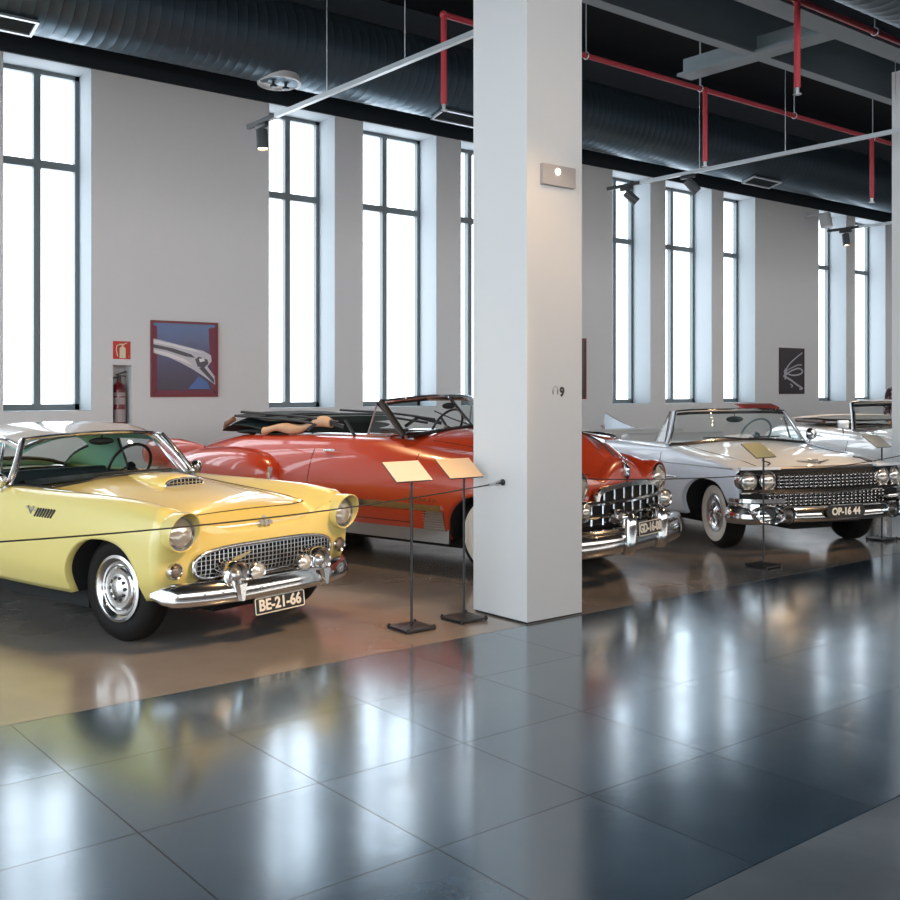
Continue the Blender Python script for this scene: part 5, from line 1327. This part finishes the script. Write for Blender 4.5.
# ================================================================== second white convertible, far right
def car_ivory():
    psi = math.radians(-35)
    root = empty('vintage_car', (13.41, 6.44, 0), psi)
    tag(root, 'white convertible at the far right, partly hidden by the far column and the finned car', 'car', 'vintage cars on display')
    st = [
        (-.60, [(0, .86), (.2, .86), (.36, .84), (.46, .80), (.58, .83), (.72, .88), (.85, .82), (.90, .68), (.88, .5), (.82, .38)]),
        (-.3, [(0, .96), (.22, .95), (.40, .92), (.50, .89), (.60, .90), (.74, .93), (.88, .86), (.93, .70), (.92, .5), (.86, .34)]),
        (.3, [(0, 1.02), (.26, 1.01), (.46, .98), (.58, .96), (.66, .95), (.78, .955), (.91, .88), (.955, .71), (.95, .5), (.88, .30)]),
        (.9, [(0, 1.04), (.3, 1.035), (.54, 1.01), (.66, .99), (.74, .985), (.83, .96), (.92, .88), (.965, .71), (.96, .5), (.89, .28)]),
        (2.9, [(0, 1.03), (.3, 1.03), (.55, 1.02), (.68, 1.01), (.76, 1.0), (.84, .97), (.92, .88), (.965, .71), (.96, .5), (.89, .28)]),
        (3.8, [(0, 1.0), (.3, 1.0), (.52, .98), (.64, .97), (.72, .97), (.80, .94), (.88, .85), (.92, .69), (.91, .5), (.85, .33)]),
        (4.4, [(0, .86), (.28, .86), (.48, .85), (.60, .86), (.68, .87), (.75, .84), (.81, .74), (.84, .62), (.82, .5), (.77, .38)])]
    def fr(x, z): return .10 * (x / .8) ** 2 + .2 * max(0, z - .7)
    def bk(x, z): return .08 * (x / .8) ** 2
    c0, c1 = 1.08, 2.95; NS = 5
    B = Body(st, 5, [(.0, .41, .31, .36), (3.1, .44, .28, .30)], (fr, .5), (bk, .5))
    def assign(i, j, x, y, z, sd):
        if c0 < y < c1 and j < 3 * NS: return None
        if j < 3 * NS and -.6 < y < .78: return 'hood'
        if .88 < y < 2.1 and j >= 4 * NS: return 'door:%d' % sd
        if j < 3 * NS and 3.2 < y < 4.35: return 'trunk_lid'
        return 'body'
    P = B.make(assign, white_p2, root, extra=(c0, c1, .78, .88, 2.1, 3.2, -.599), r=.06)
    for sd in (-1, 1):
        def sp(y, z, o): p = B.side(y, z, o); return V((sd * p.x, p.y, p.z))
        for yy in (.88, 2.1): seam(P['door:%d' % sd], [sp(yy, z, .001) for z in (.92, .84, .74, .62, .5, .38)])
        MB().tube([sp(1.95, .90, -.01), sp(1.94, .90, .03), sp(1.80, .90, .03)], .010, 8).build('door_handle', chrome, P['door:%d' % sd])
        MB().tube([sp(y, .60, .004) for y in [.46 + .1 * k for k in range(22)]], .012, 6).build('side_trim', chrome, P['body'])
        c = V((sd * .70, -.62, .73)); MB().lathe([(.05, .3), (.125, .18), (.14, .06), (.135, -.01), (.12, -.012)], c, (0, 1, 0), 36).build('headlight_bowl', white_p2, root)
        headlight(root, c + V((0, -.012, 0)), .095, (0, -1, 0))
        mo = MB().cyl((sd * .93, 1.02, .95), (sd * .95, 1.0, 1.03), .012, n=8).box((sd * .95, .985, 1.075), (.15, .03, .12)).build('side_mirror', chrome_soft, root, bevel=.008)
        MB().lathe([(.075, -.02), (.08, .02), (.05, .035), (0, .04)], (sd * .76, 4.42, .68), (0, 1, 0), 24).build('tail_light', redlens, root)
    G = MB().prism([(-.5, -.09), (.5, -.09), (.55, .0), (.42, .10), (-.42, .10), (-.55, 0)], (0, -.66, .60), (1, 0, 0), (0, 0, 1), (0, .05, 0)).build('grille', black_dull, root)
    b = MB()
    for k in range(-7, 8): b.cyl((k * .065, -.665, .52), (k * .065, -.665, .69), .008, n=6)
    for z in (.53, .6, .67): b.cyl((-.5, -.668, z), (.5, -.668, z), .009, n=6)
    b.build('grille_bars', chrome, G)
    for y, s_ in ((-.80, 1), (4.62, -1)):
        MB().sweep([V((.95 * t_, y + s_ * .25 * abs(t_) ** 2.5, .42)) for t_ in [-1 + .1 * k for k in range(21)]], [(-.03, -.09), (.03, -.09), (.05, 0), (.03, .08), (-.03, .08)] if s_ > 0 else [(.03, -.09), (-.03, -.09), (-.05, 0), (-.03, .08), (.03, .08)]).build('bumper', chrome, root)
    ts = [-1 + k / 12 for k in range(25)]
    base = [V((.80 * t, .82 + .14 * t * t, 1.045 - .05 * t * t)) for t in ts]; top = [V((.70 * t, 1.12 + .12 * t * t, 1.385 - .02 * t * t)) for t in ts]
    g, rows = screen(root, base, top, chrome, fr=.022, bow=.01)
    MB().tube([p + V((0, .02, -.03)) for p in top], .026, 8).build('header_bow', blackm, g)
    MB().box((0, 1.16, 1.405), (1.3, .12, .022)).build('header_cap', white_p2, g, bevel=.006)
    for sd in (-1, 1):
        MB().tube([r_[0 if sd < 0 else -1] + V((sd * .006, .015, 0)) for r_ in rows], .026, 8).build('windshield_pillar', white_p2, g)
    t = MB(); t.bx(-.68, .68, 1.0, 2.9, .30, .34); t.bx(-.70, -.665, 1.05, 2.9, .32, 1.0); t.bx(.665, .70, 1.05, 2.9, .32, 1.0); t.build('cabin_lining', dark_in, root)
    MB().grid([[V((x, y, z)) for x in (-.74, -.4, 0, .4, .74)] for y, z in ((.96, 1.01), (1.14, 1.02), (1.20, .98), (1.18, .7))]).build('dashboard', dark_in, root)
    cushion(root, 'seat', (0, 1.75, .52), (1.26, .55, .22), dark_in); cushion(root, 'seat_back', (0, 2.05, .78), (1.26, .18, .48), dark_in, rot=Matrix.Rotation(-.2, 3, 'X'))
    steering_wheel(root, (.36, 1.40, 1.06), .5, .2)
    T = MB(); R = []
    for k in range(13):
        t_ = k / 12; R.append([V((.76 * math.cos(a), lerp(2.35, 3.3, t_), lerp(1.14, 1.10, t_) + .06 * math.sin(a) * math.sin(PI * (.2 + .6 * t_)))) for a in [2 * PI * q / 24 for q in range(24)]])
    T.rings(R); T.build('folded_top', white_in, root, sharp=60)
    MB().tube([V((sd_ * .74, y, 1.075)) for sd_, y in ((-1, 2.1), (-1, 2.6), (-1, 3.1))], .03, 8).build('top_bows', mat('brown_trim', (.08, .035, .03), .6), root)
    underbody(root, B, (0, 3.1), .36, .76, -.5, 4.2, .2, .5, .5)
    for sd in (-1, 1):
        wheel(root, sd * .74, 0, .36, .19, sd, .205, white=.09); wheel(root, sd * .74, 3.1, .36, .19, sd, .205, white=.09)
    return root
car_bird()
car_red()
car_white()
car_ivory()
# ================================================================== a visitor beyond the far car
def visitor():
    root = empty('person', (18.35, 9.67, 0), math.radians(-30)); tag(root, 'person in a dark patterned jacket standing behind the far right white convertible', 'person')
    skin = mat('skin', (.50, .31, .22), .5)
    J = {'pelvis': ((0, 0, .98), .15), 'waist': ((0, .01, 1.16), .13), 'chest': ((0, .02, 1.40), .155), 'neckb': ((0, .01, 1.56), .075), 'neck': ((0, -.005, 1.63), .056), 'headb': ((0, -.02, 1.70), .078), 'head': ((0, -.025, 1.80), .092), 'top': ((0, -.015, 1.88), .06)}
    E_ = [('pelvis', 'waist'), ('waist', 'chest'), ('chest', 'neckb'), ('neckb', 'neck'), ('neck', 'headb'), ('headb', 'head'), ('head', 'top')]
    for s_, n in ((-1, 'l'), (1, 'r')):
        J.update({'sh' + n: ((s_ * .20, .02, 1.50), .068), 'el' + n: ((s_ * .27, .05, 1.22), .048), 'wr' + n: ((s_ * .27, -.03, .98), .032), 'ha' + n: ((s_ * .265, -.05, .90), .036),
                  'hip' + n: ((s_ * .095, 0, .92), .105), 'kn' + n: ((s_ * .11, -.01, .52), .066), 'an' + n: ((s_ * .12, .03, .10), .044), 'he' + n: ((s_ * .12, .02, .04), .036), 'to' + n: ((s_ * .14, -.17, .03), .032)})
        E_ += [('chest', 'sh' + n), ('sh' + n, 'el' + n), ('el' + n, 'wr' + n), ('wr' + n, 'ha' + n), ('pelvis', 'hip' + n), ('hip' + n, 'kn' + n), ('kn' + n, 'an' + n), ('an' + n, 'he' + n), ('he' + n, 'to' + n)]
        for k in range(4):
            f = 'f%d%s' % (k, n); J[f] = ((s_ * .262 + (0), -.085 + k * .024, .80 + .008 * abs(k - 1)), .0095); J[f + 'm'] = ((s_ * .266, -.08 + k * .022, .86), .011)
            E_ += [('ha' + n, f + 'm'), (f + 'm', f)]
        J['th' + n] = ((s_ * .235, -.105, .855), .010); E_.append(('ha' + n, 'th' + n))
    names = list(J); me = bpy.data.meshes.new('body'); me.from_pydata([J[k][0] for k in names], [(names.index(a), names.index(b)) for a, b in E_], [])
    o = bpy.data.objects.new('body', me); COL.objects.link(o); o.parent = root; me.materials.append(skin)
    md = o.modifiers.new('skin', 'SKIN'); md.use_smooth_shade = True
    for i, k in enumerate(names): me.skin_vertices[0].data[i].radius = (J[k][1], J[k][1])
    me.skin_vertices[0].data[0].use_root = True
    o.modifiers.new('sub', 'SUBSURF').render_levels = 2
    # face
    f = MB(); f.ell((0, -.122, 1.775), (.016, .022, .026), 12, 8); f.ell((.092, -.02, 1.78), (.012, .02, .032), 10, 8); f.ell((-.092, -.02, 1.78), (.012, .02, .032), 10, 8)
    f.build('nose_and_ears', skin, root)
    m = MB()
    for s_ in (-1, 1): m.ell((s_ * .034, -.112, 1.80), (.013, .008, .008), 12, 8)
    m.ell((0, -.108, 1.735), (.026, .008, .006), 12, 8); m.build('eyes_and_mouth', mat('eye_dark', (.05, .02, .02), .4), root)
    hair = MB(); R = []
    for z, rx, ry in ((1.73, .088, .075), (1.80, .103, .10), (1.87, .098, .10), (1.92, .070, .075), (1.945, .02, .02)):
        R.append([V((rx * math.cos(a), .015 + ry * math.sin(a) * (1 if math.sin(a) > 0 else .95 if z > 1.84 else .2), z)) for a in [2 * PI * k / 24 for k in range(24)]])
    hair.rings(R).build('hair', mat('dark_hair', (.012, .009, .008), .5), root)
    # jacket with a leafy print, trousers, shoes
    mj, n, l, b = nt('patterned_cloth'); tc = n.new('ShaderNodeTexCoord'); vo = n.new('ShaderNodeTexVoronoi'); vo.inputs['Scale'].default_value = 17; l.new(tc.outputs['Object'], vo.inputs['Vector'])
    cr = n.new('ShaderNodeValToRGB'); cr.color_ramp.interpolation = 'CONSTANT'; e = cr.color_ramp.elements; e[0].color = (.035, .015, .02, 1); e[1].position = .62; e[1].color = (.42, .36, .36, 1); k = e.new(.45); k.color = (.11, .04, .05, 1)
    l.new(vo.outputs['Color'], cr.inputs[0]); l.new(cr.outputs[0], b.inputs['Base Color']); b.inputs['Roughness'].default_value = .8
    j = MB(); R = []
    for z, rx, ry in ((.86, .205, .15), (.98, .20, .15), (1.15, .185, .14), (1.35, .205, .15), (1.46, .225, .14), (1.53, .20, .115), (1.575, .11, .09), (1.61, .075, .075)):
        R.append([V((rx * math.cos(a), .012 + ry * math.sin(a), z)) for a in [2 * PI * k / 32 for k in range(32)]])
    j.rings(R, cap=False)
    for s_ in (-1, 1):
        j.tube(spline([V((s_ * .16, .02, 1.52)), V((s_ * .215, .02, 1.48)), V((s_ * .262, .04, 1.25)), V((s_ * .278, .03, 1.16)), V((s_ * .272, -.03, .99))], 4), [.085, .092, .092, .088, .084, .082, .08, .076, .072, .07, .068, .066, .064, .062, .06, .058, .056][:17], 16, cap=False)
    j.build('jacket', mj, root, sharp=80)
    t = MB()
    R = [[V((rx * math.cos(a), .01 + ry * math.sin(a), z)) for a in [2 * PI * k / 28 for k in range(28)]] for z, rx, ry in ((1.0, .185, .135), (.9, .20, .145), (.84, .20, .14))]; t.rings(R, cap=False)
    for s_ in (-1, 1): t.tube([V((s_ * .098, .0, .93)), V((s_ * .105, -.005, .6)), V((s_ * .113, .0, .45)), V((s_ * .12, .03, .09))], [.118, .092, .085, .075], 18, cap=False)
    t.build('trousers', mat('dark_trousers', (.02, .02, .024), .85), root, sharp=80)
    for s_ in (-1, 1): MB().ell((s_ * .128, -.06, .045), (.055, .15, .045), 20, 10).build('shoe', blackm, root)
visitor()
